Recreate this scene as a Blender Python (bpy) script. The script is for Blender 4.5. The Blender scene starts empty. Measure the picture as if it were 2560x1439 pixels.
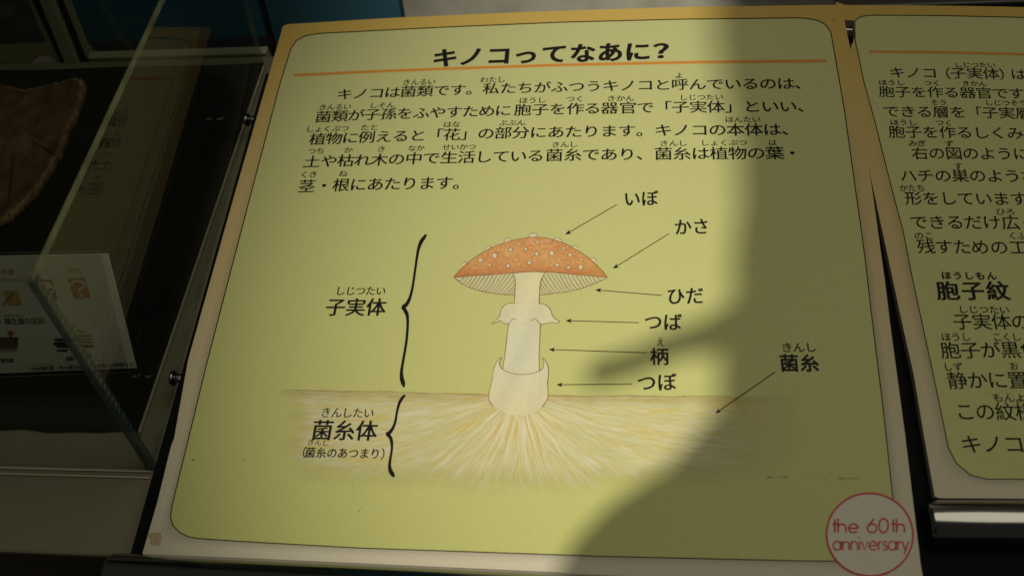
import bpy, bmesh, math, random
import numpy as np
from mathutils import Matrix, Vector
random.seed(7); rng = np.random.default_rng(7)
SC = bpy.context.scene
COL = SC.collection

# ------------------------------------------------------------------ frame of the sloping display, camera, light
S = 0.4                                   # one display unit (inner width of the main panel) = 0.4 m
TILT = math.radians(16.0)                 # the display slopes up towards the back
G = np.array([[1, 0, 0], [0, math.cos(TILT), -math.sin(TILT)], [0, math.sin(TILT), math.cos(TILT)]])
HBASE = 0.92
def W(X):                                 # display units -> world metres
    X = np.asarray(X, float)
    return (X @ G.T) * S + np.array([0, 0, HBASE])
FPX = 2581.713
RM = np.array([[0.9914398446, 0.0710885333, -0.1095146345], [-0.0016139047, 0.8453878727, 0.5341504844], [0.1305543176, -0.5294013271, 0.8382659513]])
CAMP = np.array([0.67540346, -0.43515218, 1.35025657])
def ray(x, y):
    return RM.T @ np.array([(x - 1280) / FPX, -(y - 719.5) / FPX, -1.0])
def P(x, y, z=0.0):                       # measured point of the photo laid out on the plane z of the display
    d = ray(x, y); return CAMP + d * ((z - CAMP[2]) / d[2])
def PX(x, y, xw):                         # on the plane x = xw
    d = ray(x, y); return CAMP + d * ((xw - CAMP[0]) / d[0])
def PY(x, y, yw):
    d = ray(x, y); return CAMP + d * ((yw - CAMP[1]) / d[1])
def PP(x, y, o, n):
    d = ray(x, y); return CAMP + d * (np.dot(n, o - CAMP) / np.dot(n, d))

cam = bpy.data.cameras.new('camera'); camo = bpy.data.objects.new('camera', cam); COL.objects.link(camo)
cam.sensor_width = 36; cam.lens = 36 * FPX / 2560; cam.clip_start = 0.01; cam.clip_end = 60
Rw = G @ RM.T; Mx = Matrix([list(Rw[i]) + [W(CAMP)[i]] for i in range(3)] + [[0, 0, 0, 1]])
camo.matrix_world = Mx
foc = P(1250, 560)
cam.dof.use_dof = True; cam.dof.focus_distance = float(np.linalg.norm(foc - CAMP) * S * 0.985); cam.dof.aperture_fstop = 8.0
SC.camera = camo
w = bpy.data.worlds.new('World'); SC.world = w; w.use_nodes = True
w.node_tree.nodes['Background'].inputs[0].default_value = (1.0, 0.93, 0.78, 1)
w.node_tree.nodes['Background'].inputs[1].default_value = 0.028
SC.view_settings.view_transform = 'Standard'; SC.view_settings.look = 'None'; SC.view_settings.exposure = 0; SC.view_settings.gamma = 1
SC.render.engine = 'CYCLES'
SC.cycles.transparent_max_bounces = 24; SC.cycles.caustics_reflective = False; SC.cycles.caustics_refractive = False
SC.cycles.max_bounces = 10

LAMP = np.array([-0.50, -2.2, 3.6])
def look(o, src, dst):
    d = Vector(W(dst) - W(src)); o.location = W(src); o.rotation_euler = d.to_track_quat('-Z', 'Y').to_euler()
sp = bpy.data.lights.new('ceiling_spot', 'SPOT'); spo = bpy.data.objects.new('ceiling_spot', sp); COL.objects.link(spo)
sp.energy = 124; sp.color = (1.0, 0.93, 0.72); sp.shadow_soft_size = 0.011; sp.spot_size = math.radians(27.6); sp.spot_blend = 1.0
look(spo, LAMP, (0.98, 0.62, 0))
ar = bpy.data.lights.new('fill_light', 'AREA'); aro = bpy.data.objects.new('fill_light', ar); COL.objects.link(aro)  # added soft fill lifting the shadowed side, not a fixture of the room
ar.shape = 'DISK'; ar.size = 1.3; ar.energy = 4.9; ar.color = (1.0, 0.935, 0.69)
look(aro, (1.5, 0.95, 3.5), (0.8, 0.45, 0))

# ------------------------------------------------------------------ materials
def M(name, col, rough=0.5, metal=0.0, spec=0.5, noise=None, bump=None):
    m = bpy.data.materials.new(name); m.use_nodes = True; nt = m.node_tree; b = nt.nodes['Principled BSDF']
    b.inputs['Base Color'].default_value = (*col, 1); b.inputs['Roughness'].default_value = rough
    b.inputs['Metallic'].default_value = metal; b.inputs['Specular IOR Level'].default_value = spec
    tc = nt.nodes.new('ShaderNodeTexCoord')
    if noise:
        sc, amt, col2 = noise
        n = nt.nodes.new('ShaderNodeTexNoise'); n.inputs['Scale'].default_value = sc; n.inputs['Detail'].default_value = 6
        nt.links.new(tc.outputs['Object'], n.inputs['Vector'])
        r = nt.nodes.new('ShaderNodeMapRange'); r.inputs['From Min'].default_value = 0.35; r.inputs['From Max'].default_value = 0.7
        r.inputs['To Max'].default_value = amt; nt.links.new(n.outputs['Fac'], r.inputs['Value'])
        mx = nt.nodes.new('ShaderNodeMix'); mx.data_type = 'RGBA'
        mx.inputs[6].default_value = (*col, 1); mx.inputs[7].default_value = (*col2, 1)
        nt.links.new(r.outputs['Result'], mx.inputs[0]); nt.links.new(mx.outputs[2], b.inputs['Base Color'])
    if bump:
        sc, st = bump
        n = nt.nodes.new('ShaderNodeTexNoise'); n.inputs['Scale'].default_value = sc; n.inputs['Detail'].default_value = 4
        nt.links.new(tc.outputs['Object'], n.inputs['Vector'])
        bp = nt.nodes.new('ShaderNodeBump'); bp.inputs['Strength'].default_value = st; bp.inputs['Distance'].default_value = 0.001
        nt.links.new(n.outputs['Fac'], bp.inputs['Height']); nt.links.new(bp.outputs['Normal'], b.inputs['Normal'])
    return m
def MV(name, rough=0.5, alpha=False, grain=0.0, gscale=(400, 400, 400), spec=0.4):   # colour (and opacity) per vertex
    m = bpy.data.materials.new(name); m.use_nodes = True; nt = m.node_tree; b = nt.nodes['Principled BSDF']
    b.inputs['Roughness'].default_value = rough; b.inputs['Specular IOR Level'].default_value = spec
    a = nt.nodes.new('ShaderNodeVertexColor'); a.layer_name = 'Col'; src = a.outputs['Color']
    if grain:
        tc = nt.nodes.new('ShaderNodeTexCoord'); mp = nt.nodes.new('ShaderNodeMapping'); mp.inputs['Scale'].default_value = gscale
        n = nt.nodes.new('ShaderNodeTexNoise'); n.inputs['Scale'].default_value = 1; n.inputs['Detail'].default_value = 5
        nt.links.new(tc.outputs['Object'], mp.inputs['Vector']); nt.links.new(mp.outputs['Vector'], n.inputs['Vector'])
        r = nt.nodes.new('ShaderNodeMapRange'); r.inputs['From Min'].default_value = .3; r.inputs['From Max'].default_value = .7
        r.inputs['To Min'].default_value = 1 - grain; r.inputs['To Max'].default_value = 1 + grain * .6
        nt.links.new(n.outputs['Fac'], r.inputs['Value'])
        v = nt.nodes.new('ShaderNodeVectorMath'); v.operation = 'SCALE'
        nt.links.new(src, v.inputs[0]); nt.links.new(r.outputs['Result'], v.inputs['Scale']); src = v.outputs['Vector']
    nt.links.new(src, b.inputs['Base Color'])
    if alpha: nt.links.new(a.outputs['Alpha'], b.inputs['Alpha'])
    return m
def MG(name, tint, fac=1.0, rough=0.0):   # thin clear acrylic sheet: reflection by Fresnel, the rest passes
    m = bpy.data.materials.new(name); m.use_nodes = True; nt = m.node_tree; nt.nodes.clear()
    out = nt.nodes.new('ShaderNodeOutputMaterial'); mix = nt.nodes.new('ShaderNodeMixShader')
    tr = nt.nodes.new('ShaderNodeBsdfTransparent'); gl = nt.nodes.new('ShaderNodeBsdfGlossy'); fr = nt.nodes.new('ShaderNodeLayerWeight')
    tr.inputs['Color'].default_value = (*tint, 1); gl.inputs['Roughness'].default_value = rough; fr.inputs['Blend'].default_value = .5
    pw = nt.nodes.new('ShaderNodeMath'); pw.operation = 'POWER'; pw.inputs[1].default_value = 5; nt.links.new(fr.outputs['Facing'], pw.inputs[0])
    mu = nt.nodes.new('ShaderNodeMath'); mu.operation = 'MULTIPLY_ADD'; mu.inputs[1].default_value = .96 * fac; mu.inputs[2].default_value = .04 * fac
    nt.links.new(pw.outputs[0], mu.inputs[0]); nt.links.new(mu.outputs[0], mix.inputs[0])
    nt.links.new(tr.outputs[0], mix.inputs[1]); nt.links.new(gl.outputs[0], mix.inputs[2]); nt.links.new(mix.outputs[0], out.inputs[0])
    return m
def MEdge(name, col, see=0.35):           # sawn acrylic edge: catches light, half see-through
    m = bpy.data.materials.new(name); m.use_nodes = True; nt = m.node_tree; b = nt.nodes['Principled BSDF']
    b.inputs['Roughness'].default_value = 0.25; b.inputs['Alpha'].default_value = 1 - see
    tc = nt.nodes.new('ShaderNodeTexCoord'); n = nt.nodes.new('ShaderNodeTexNoise'); n.inputs['Scale'].default_value = 60; n.inputs['Detail'].default_value = 4
    nt.links.new(tc.outputs['Object'], n.inputs['Vector'])
    r = nt.nodes.new('ShaderNodeValToRGB'); r.color_ramp.elements[0].position = .35; r.color_ramp.elements[1].position = .65
    r.color_ramp.elements[0].color = (*[c * .55 for c in col], 1); r.color_ramp.elements[1].color = (*col, 1)
    nt.links.new(n.outputs['Fac'], r.inputs['Fac']); nt.links.new(r.outputs['Color'], b.inputs['Base Color'])
    return m

m_ink = M('printing_ink_black', (0.010, 0.010, 0.011), 0.55, spec=.15)
m_ink_fine = M('printing_ink_dark_grey', (0.010, 0.010, 0.009), 0.6, spec=.12)
m_steel = M('dull_steel', (0.30, 0.30, 0.29), 0.22, 1.0)
m_orange = M('printing_ink_orange', (0.66, 0.27, 0.045), 0.45, noise=(30, .15, (0.5, .2, .04)))
m_red = M('printing_ink_red', (0.56, 0.02, 0.022), 0.5)
m_print = MV('printed_board_face', 0.46, grain=0.05, gscale=(900, 900, 900))
m_soft = MV('pencil_drawing', 0.5, alpha=True)
m_cap = MV('pencil_drawing_cap', 0.5, grain=0.16, gscale=(260, 700, 300))
m_cream = MV('pencil_drawing_cream', 0.5, grain=0.04, gscale=(300, 300, 300))
m_line = M('sepia_pencil_line', (0.24, 0.115, 0.05), 0.5, noise=(90, .8, (0.42, .25, .11)))
m_core = M('foam_board_core', (0.62, 0.57, 0.5), 0.8, noise=(120, .5, (.45, .4, .33)))
m_wart = M('printed_wart', (0.72, 0.63, 0.46), 0.5)
m_chrome = M('polished_chrome', (0.34, 0.34, 0.34), 0.15, 1.0, bump=(14, .10))
m_tray = M('black_painted_metal', (0.005, 0.005, 0.008), 0.8, spec=.15, noise=(25, .5, (.008, .008, .010)))
m_cloth = M('black_cloth', (0.012, 0.012, 0.010), 0.95, spec=.1, noise=(8, .6, (.022, .021, .016)), bump=(1800, .5))
m_table = M('cream_laminate', (0.24, 0.225, 0.16), 0.5, noise=(3.5, .6, (.20, .185, .125)), bump=(30, .05))
m_tabled = M('cream_laminate_front', (0.30, 0.26, 0.20), 0.6, noise=(5, .5, (.24, .2, .16)))
m_teal = M('teal_fabric_panel', (0.040, 0.125, 0.19), 0.9, spec=.1, noise=(4, .5, (.03, .10, .15)), bump=(900, .3))
m_trim = M('cream_trim', (0.40, 0.36, 0.26), 0.5, noise=(12, .4, (.3, .27, .2)))
m_dark = M('dark_grey_metal', (0.03, 0.03, 0.028), 0.45, noise=(12, .5, (.045, .042, .035)))
m_grey = M('grey_mottled_panel', (0.42, 0.41, 0.37), 0.9, noise=(24, 1.0, (.27, .27, .235)), bump=(60, .4))
m_floor = M('dark_carpet', (0.03, 0.032, 0.034), 0.95, noise=(6, .7, (.05, .05, .05)), bump=(200, .6))
m_glass = MG('clear_acrylic_face', (0.93, 0.95, 0.93), .62)
m_glass2 = MG('clear_acrylic_stand_face', (0.95, 0.96, 0.94), 0.8)
m_edge = MEdge('acrylic_edge', (0.34, 0.35, 0.24), .55)
m_edgeb = MEdge('acrylic_edge_teal', (0.07, 0.13, 0.15), .5)
m_edgelight = M('painted_edge_light', (.62, .58, .46), .15)  # pale colour of the painted light lines at the case base
m_paper = M('white_card', (0.80, 0.76, 0.70), 0.7, noise=(10, .3, (.66, .6, .52)))
m_cardred = M('card_ink_red', (0.50, 0.09, 0.06), 0.6)
m_cardor = M('card_ink_orange', (0.62, 0.22, 0.10), 0.6)
m_cardye = M('card_ink_yellow', (0.58, 0.42, 0.06), 0.6)
m_jacket = M('dark_cotton', (0.03, 0.03, 0.035), 0.9, noise=(20, .5, (.05, .05, .055)), bump=(300, .4))
m_skin = M('skin', (0.45, 0.25, 0.17), 0.55)
m_hair = M('black_hair', (0.012, 0.010, 0.009), 0.5, bump=(120, .6))

# ------------------------------------------------------------------ building helpers
def empty(name, label, cat, at, group=None, kind=None):
    o = bpy.data.objects.new(name, None); COL.objects.link(o); o.location = W(at); o.empty_display_size = .03
    if kind: o['kind'] = kind
    if label: o['label'] = label
    if cat: o['category'] = cat
    if group: o['group'] = group
    return o
BASE = {}
def mesh_obj(name, verts, faces, mat, parent=None, cols=None, smooth=False, mats=None, midx=None, world=False):
    V = np.asarray(verts, float)
    Wd = V if world else W(V)
    if parent is not None:
        o0 = np.zeros(3); p = parent
        while p is not None: o0 += np.array(p.location); p = p.parent
    else: o0 = Wd.mean(0)
    loc = np.zeros(3) if parent is not None else o0
    me = bpy.data.meshes.new(name); me.from_pydata([tuple(v) for v in (Wd - o0)], [], [tuple(int(i) for i in f) for f in faces]); me.update()
    for mm in (mats or [mat]): me.materials.append(mm)
    if midx is not None: me.polygons.foreach_set('material_index', midx)
    if cols is not None:
        ca = me.color_attributes.new('Col', 'FLOAT_COLOR', 'POINT')
        c = np.asarray(cols, np.float32)
        if c.shape[1] == 3: c = np.concatenate([c, np.ones((len(c), 1), np.float32)], 1)
        ca.data.foreach_set('color', c.ravel())
    if smooth: me.polygons.foreach_set('use_smooth', [True] * len(me.polygons))
    o = bpy.data.objects.new(name, me); COL.objects.link(o); o.location = loc
    if parent is not None: o.parent = parent
    return o
def tag(o, label=None, cat=None, group=None, kind=None):
    if label: o['label'] = label
    if cat: o['category'] = cat
    if group: o['group'] = group
    if kind: o['kind'] = kind
    return o
def box(a, b):
    x0, y0, z0 = a; x1, y1, z1 = b
    v = [(x0, y0, z0), (x1, y0, z0), (x1, y1, z0), (x0, y1, z0), (x0, y0, z1), (x1, y0, z1), (x1, y1, z1), (x0, y1, z1)]
    f = [(0, 3, 2, 1), (4, 5, 6, 7), (0, 1, 5, 4), (1, 2, 6, 5), (2, 3, 7, 6), (3, 0, 4, 7)]
    return v, f
def bevel(o, wd=0.001, seg=2):
    m = o.modifiers.new('bevel', 'BEVEL'); m.width = wd; m.segments = seg; m.limit_method = 'ANGLE'
    return o
def slab(name, poly, th_vec, mat, parent=None, **k):      # prism: polygon (3d points) + thickness vector
    p = np.array(poly, float); n = len(p); q = p + np.array(th_vec, float)
    v = np.concatenate([p, q]); f = [tuple(range(n)), tuple(range(2 * n - 1, n - 1, -1))]
    for i in range(n): j = (i + 1) % n; f.append((i, i + n, j + n, j))
    return mesh_obj(name, v, f, mat, parent, **k)
def tri_fill(pts2):                                       # polygon -> triangles, by bmesh
    bm = bmesh.new(); vs = [bm.verts.new((p[0], p[1], 0)) for p in pts2]
    es = [bm.edges.new((vs[i], vs[(i + 1) % len(vs)])) for i in range(len(vs))]
    bmesh.ops.triangle_fill(bm, edges=es, use_beauty=True, use_dissolve=False)
    bm.verts.index_update(); f = [[v.index for v in fa.verts] for fa in bm.faces]; bm.free(); return f
def smoothpath(pts, n=8, closed=False):                   # Catmull-Rom
    p = [np.array(q, float) for q in pts]; out = []; N = len(p)
    rngi = range(N if closed else N - 1)
    for i in rngi:
        a = p[(i - 1) % N] if (closed or i > 0) else 2 * p[0] - p[1]; b = p[i]; c = p[(i + 1) % N]
        d = p[(i + 2) % N] if (closed or i < N - 2) else 2 * p[-1] - p[-2]
        for k in range(n):
            t = k / n
            out.append(.5 * ((2 * b) + (c - a) * t + (2 * a - 5 * b + 4 * c - d) * t * t + (3 * b - a - 3 * c + d) * t ** 3))
    if not closed: out.append(p[-1])
    return out
class Flat:                                               # collects flat print (photo px -> a plane)
    def __init__(s, pl): s.v = []; s.f = []; s.c = []; s.pl = pl
    def poly(s, pts, col=None, fill=True):
        n0 = len(s.v)
        for q in pts: s.v.append(s.pl(q[0], q[1])); s.c.append(col or (0, 0, 0, 1))
        s.f += [[i + n0 for i in t] for t in tri_fill(pts)]
    def ribbon(s, pts, wd, col=None, jit=0):
        p = [np.array(q[:2], float) for q in pts]; n = len(p); n0 = len(s.v)
        for i in range(n):
            t = p[min(i + 1, n - 1)] - p[max(i - 1, 0)]; L = np.linalg.norm(t) + 1e-9; nn = np.array([-t[1], t[0]]) / L
            h = (wd[i] if hasattr(wd, '__len__') else wd) / 2
            if jit: h *= 1 + jit * random.uniform(-1, 1)
            for sg in (1, -1): q = p[i] + nn * h * sg; s.v.append(s.pl(q[0], q[1])); s.c.append(col or (0, 0, 0, 1))
        for i in range(n - 1): a = n0 + 2 * i; s.f.append([a, a + 1, a + 3, a + 2])
    def disc(s, c, rx, ry, n=20, rot=0, col=None):
        pts = []
        for k in range(n):
            a = 2 * math.pi * k / n; x, y = rx * math.cos(a), ry * math.sin(a)
            pts.append((c[0] + x * math.cos(rot) - y * math.sin(rot), c[1] + x * math.sin(rot) + y * math.cos(rot)))
        n0 = len(s.v)
        for q in pts: s.v.append(s.pl(*q)); s.c.append(col or (0, 0, 0, 1))
        s.f.append([n0 + i for i in range(n)])
    def build(s, name, mat, parent, cols=False):
        return mesh_obj(name, s.v, s.f, mat, parent, cols=s.c if cols else None)

# glyphs from Blender's own built-in typeface
_g = {}
def glyph(ch, off=0.0):
    k = (ch, off)
    if k not in _g:
        c = bpy.data.curves.new('glyph', 'FONT'); c.body = ch; c.resolution_u = 3; c.offset = off
        o = bpy.data.objects.new('glyph', c); COL.objects.link(o)
        bpy.context.view_layer.update(); dg = bpy.context.evaluated_depsgraph_get()
        me = bpy.data.meshes.new_from_object(o.evaluated_get(dg))
        v = np.array([tuple(q.co) for q in me.vertices]); f = [list(p.vertices) for p in me.polygons]
        bpy.data.objects.remove(o); bpy.data.curves.remove(c); bpy.data.meshes.remove(me)
        _g[k] = (v, f)
    return _g[k]
def prep(jobs):                                           # make all glyphs in one evaluation
    ks = sorted({(ch, off) for ch, off in jobs if ch.strip() and (ch, off) not in _g}); obs = []
    for ch, off in ks:
        c = bpy.data.curves.new('glyph', 'FONT'); c.body = ch; c.resolution_u = 3; c.offset = off
        o = bpy.data.objects.new('glyph', c); COL.objects.link(o); obs.append(o)
    bpy.context.view_layer.update(); dg = bpy.context.evaluated_depsgraph_get()
    for k, o in zip(ks, obs):
        me = bpy.data.meshes.new_from_object(o.evaluated_get(dg))
        _g[k] = (np.array([tuple(q.co) for q in me.vertices]), [list(p.vertices) for p in me.polygons])
        bpy.data.meshes.remove(me)
    for o in obs: c = o.data; bpy.data.objects.remove(o); bpy.data.curves.remove(c)
class Text:
    def __init__(s, pl, bold=((0, 0),)): s.v = []; s.f = []; s.pl = pl; s.q = []; s.bold = bold
    def line(s, txt, anchors, hpx, off=0.0, wx=1.05, pitch=None):
        # anchors: (index, x, y) centres in photo px; hpx: height in px of a full character square there
        if len(anchors) == 1: anchors = [anchors[0], (anchors[0][0] + 1, anchors[0][1] + pitch, anchors[0][2])]
        I = [a[0] for a in anchors]; s.q.append((txt, I, anchors, hpx, off, wx))
    def flush(s):
        prep([(ch, q[4]) for q in s.q for ch in q[0]])
        for txt, I, A, hpx, off, wx in s.q:
            X = [a[1] for a in A]; Y = [a[2] for a in A]
            def at(i):
                if i <= I[0]: k = 0
                elif i >= I[-1]: k = len(I) - 2
                else: k = max(j for j in range(len(I) - 1) if I[j] <= i)
                t = (i - I[k]) / (I[k + 1] - I[k]); return X[k] + (X[k + 1] - X[k]) * t, Y[k] + (Y[k + 1] - Y[k]) * t
            # overall direction and pitch measured on the plane itself
            a = s.pl(*at(I[0])); b = s.pl(*at(I[-1])); ux = (b - a) / np.linalg.norm(b - a); pit = np.linalg.norm(b - a) / (I[-1] - I[0])
            xm, ym = at((I[0] + I[-1]) / 2)
            dv = s.pl(xm, ym - 5) - s.pl(xm, ym + 5); nrm = np.cross(ux, dv); nrm /= np.linalg.norm(nrm)
            uy = np.cross(nrm, ux); eh = abs(np.dot(dv, uy)) * hpx / 10
            for i, ch in enumerate(txt):
                if not ch.strip(): continue
                x, y = at(i); c = s.pl(x, y); v, f = _g[(ch, off)]
                n0 = len(s.v)
                for kk, (ox, oy) in enumerate(s.bold):
                    n0 = len(s.v)
                    for p in v: s.v.append(c + ux * (p[0] + ox - 0.5) * pit * wx + uy * (p[1] + oy - 0.38) * eh + nrm * (kk * 6e-6))
                    s.f += [[j + n0 for j in t] for t in f]
    def build(s, name, mat, parent, label=None):
        Q = s.q
        for q in Q:
            s.v = []; s.f = []; s.q = [q]; s.flush(); o = mesh_obj(name, s.v, s.f, mat, parent)
        s.q = []; return o
FINE = ((-.012, 0), (.012, 0), (0, .006))
BOLD = ((0, 0), (-.028, 0), (.028, 0), (0, -.014), (0, .014), (.02, .012), (-.02, -.012))
def pl(z, dx=0): return lambda x, y: P(x, y, z)

# ------------------------------------------------------------------ setting: table, cloth-lined well, rail, back panels, floor
ZT = -0.10
YF = 0.0031
tb = empty('table', 'cream laminate display table under the case and boards, black cloth lying on it', 'table', (-0.6, YF, -0.2))
v, f = box((-1.6, YF, ZT - 0.055), (1.9, 1.036, ZT)); bevel(mesh_obj('table_top', v, f, m_table, tb), 0.002)
v, f = box((-1.6, YF + 0.02, ZT - 0.30), (1.9, 0.98, ZT - 0.056)); mesh_obj('apron', v, f, m_tabled, tb)
for lx in (-1.5, 1.78):
    for ly in (0.06, 0.9):
        p = W((lx, ly, ZT - 0.3)); r = .025
        v, f = box((p[0] - r, p[1] - r, 0.0), (p[0] + r, p[1] + r, p[2])); mesh_obj('leg', v, f, m_dark, tb, world=True)
v, f = box((P(222, 148, ZT)[0], 1.038, ZT - 0.03), (P(672, 118, ZT)[0], 1.058, ZT + 0.006)); bevel(mesh_obj('back_rail', v, f, m_trim, tb), 0.001)

# black cloth in the case: wavy front hem
def cloth_sheet():
    nx, ny = 90, 60; verts = []; faces = []
    xr0, yf0 = P(344, 1080, ZT + .004)[:2]; xr1, yf1 = P(657, 165, ZT + .004)[:2]
    for j in range(ny + 1):
        t = j / ny
        for i in range(nx + 1):
            s_ = i / nx; x = -1.35 + (xr0 + (xr1 - xr0) * t + 1.35) * s_
            y0 = yf0 + 0.0016 * math.sin(x * 34 + 1) + .0012 * math.sin(x * 71)
            y = y0 + (1.012 - y0) * t
            z = ZT + 0.004 + .0012 * math.sin(x * 20 + y * 9) * math.sin(y * 14)
            verts.append((x, y, z))
    for j in range(ny):
        for i in range(nx):
            a = j * (nx + 1) + i; faces.append((a, a + 1, a + nx + 2, a + nx + 1))
    return verts, faces
v, f = cloth_sheet()
o = mesh_obj('black_cloth', v, f, m_cloth, None, smooth=True)
sm = o.modifiers.new('thick', 'SOLIDIFY'); sm.thickness = 0.001
tag(o, 'matt black cloth spread inside the clear case under the brown specimen', 'cloth')
# pale welt that edges the cloth bed on the right
a = P(344, 1080, ZT + .006); b = P(657, 165, ZT + .006)
d = np.array([1, 0, 0]) * .0042
tag(slab('edging_strip', [a, a + d, b + d, b], (0, 0, -.004), m_trim), 'thin pale edging strip along the right side of the black cloth', 'strip')

# upright back panels (vertical in the room)
UP = np.array([0, math.sin(TILT), math.cos(TILT)])
NB = np.array([0, -math.cos(TILT), math.sin(TILT)])          # room-horizontal, towards the viewer
B0 = np.array([0, 1.075, ZT])
def BP(x, y, d=0): return PP(x, y, B0 + NB * d, NB)
def back_panel(name, pts, mat, label, cat, lo=-1.2):
    q = [BP(*p) for p in pts]                                  # bottom-left, bottom-right, top-right, top-left
    return tag(slab(name, q, -NB * .05, mat), label, cat)
def bp_x(px, py): return BP(px, py)[0]
xl = bp_x(222, 148); xm = bp_x(670, 118); xd = bp_x(690, 110); xr = bp_x(1003, 42); xe = bp_x(2090, 10)
def upright(name, x0, x1, lo, hi, d, th, mat, parent=None):
    q = [B0 * [0, 1, 1] + np.array([x, 0, 0]) + NB * d + UP * h for x, h in ((x0, lo), (x1, lo), (x1, hi), (x0, hi))]
    return slab(name, q, -NB * th, mat, parent)
pt = empty('teal_partition_panel', 'dark teal partition panel with cream trim behind the clear case', 'panel', B0 * [0, 1, 1] + [xl, 0, 0], 'teal partition panels behind the table')
upright('fabric_face', xl + .012, xm, 0.012, 2.2, 0, .05, m_teal, pt)
upright('trim', xl - .002, xl + .0118, -.02, 2.2, .004, .055, m_trim, pt)
pt2 = empty('teal_partition_panel', 'teal partition panel above the top left corner of the main yellow board', 'panel', B0 * [0, 1, 1] + [xd, 0, 0], 'teal partition panels behind the table')
upright('fabric_face', xd, xr, -1.9, 2.2, 0.0, .05, m_teal, pt2)
tag(upright('partition_post', xm + .001, xd - .001, -1.9, 2.2, -.012, .03, m_dark), 'black slot post between the two teal partition panels', 'post')
tag(upright('grey_partition_panel', xr + .0005, xe, -1.9, 2.2, -.02, .05, m_grey), 'pale grey mottled partition panel behind the top edge of the main board', 'panel')
tag(upright('dark_partition_panel', -1.6, xl - .004, -1.9, 2.2, -.02, .05, m_dark), 'dark panel behind the framed photo board at the far left', 'panel')
tag(upright('charcoal_partition_panel', xe + .0005, 2.4, -1.9, 2.2, -.03, .05, m_dark), 'charcoal panel behind the top of the right board', 'panel')
fl = [(-4, -4, 0), (4, -4, 0), (4, 4, 0), (-4, 4, 0)]
tag(mesh_obj('floor', fl, [(0, 1, 2, 3)], m_floor, None, world=True), 'dark carpeted floor', None, None, 'structure')

# black supporting tray below the boards
tr = empty('support_tray', 'black metal tray carrying the yellow boards above the table', 'tray', (0.6, .5, ZT))
v, f = box((-.0575, -.018, ZT + .001), (1.75, .93, -.040)); TX0 = P(326, 1376, -.04)[0]; TX1 = P(541, 620, -.04)[0]; TX1 = TX0 + (TX1 - TX0) * 1.6
TRAYX = lambda y: TX0 + (TX1 - TX0) * (y + .018) / .948
v = [(TRAYX(q[1]) if q[0] < 0 else q[0], q[1], q[2]) for q in v]; bevel(mesh_obj('tray_body', v, f, m_tray, tr), .001); print('TRAY', TX0, TX1)

# rods
ZR_ = -.018
def cyl(p0, p1, r, n=40, dome=0.0):
    p0 = np.array(p0, float); p1 = np.array(p1, float); ax = (p1 - p0); L = np.linalg.norm(ax); ax /= L
    u = np.cross(ax, [0, 0, 1.]); u = u if np.linalg.norm(u) > .1 else np.cross(ax, [1., 0, 0]); u /= np.linalg.norm(u); w_ = np.cross(ax, u)
    prof = [(0, 0.0), (0, .82), (.06 * 1, .95), (.18, 1.0)]
    st = [(q[0] * r, q[1] * r) for q in prof] + [(L - q[0] * r, q[1] * r) for q in prof[::-1]]
    V = []; F = []
    for s_, rr in st:
        for k in range(n):
            t = 2 * math.pi * k / n; V.append(p0 + ax * s_ + (u * math.cos(t) + w_ * math.sin(t)) * max(rr, 1e-5))
    for i in range(len(st) - 1):
        for k in range(n): a = i * n + k; b = i * n + (k + 1) % n; F.append((a, b, b + n, a + n))
    return V, F
RR = 0.031
def rod(name, pxa, pxb, label, zb):
    off = np.array([0, -RR * .956 - .0006, -RR * .294])
    a = P(*pxa, zb) + off; b = P(*pxb, zb) + off
    V, F = cyl(a, b, RR); o = mesh_obj(name, V, F, m_chrome, None, smooth=True)
    return tag(o, label, 'rod', 'chrome rods along the front of the boards')
rod('chrome_rod', (284, 1379), (2300, 1471), 'polished chrome rod with a round end below the main yellow board', 0)
rod('chrome_rod', (2309, 1247), (2900, 1250), 'polished chrome rod below the right board', -.018)
a = P(2060, 84, -.062); b = P(2900, 84, -.062); V, F = cyl(a, b, .026)
tag(mesh_obj('chrome_rail', V, F, m_chrome, None, smooth=True), 'thin chrome rail glimpsed through the gap between the two boards at the top', 'rail')
yr = P(2300, 12.5, ZR_)[1] + .004; v, f = box((P(2092, 8, -.02)[0], yr, -.10), (1.8, yr + .035, -.022)); bevel(mesh_obj('top_rail', v, f, m_dark, None), .002)
tag(COL.objects[-1], 'dark metal rail along the top edge of the right board', 'rail')

# chrome bolts on the tray's left side
def bolt(px, label):
    c = P(*px, -.055); y = c[1]; z = -.055; r = .0125
    xo = TRAYX(y) + .0575; e = empty('chrome_bolt', label, 'bolt', (-.0575 + xo, y, z), 'chrome bolts on the left side of the tray')
    V, F = cyl((-.0580 + xo, y, z), (-.072 + xo, y, z), r * .62, 24); mesh_obj('shank', V, F, m_steel, e, smooth=True)
    V, F = cyl((-.0722 + xo, y, z), (-.079 + xo, y, z), r, 24); mesh_obj('head', V, F, m_steel, e, smooth=True)
bolt((424, 945), 'chrome bolt on the lower left side of the black tray')
bolt((622, 300), 'chrome bolt on the upper left side of the black tray')

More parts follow.
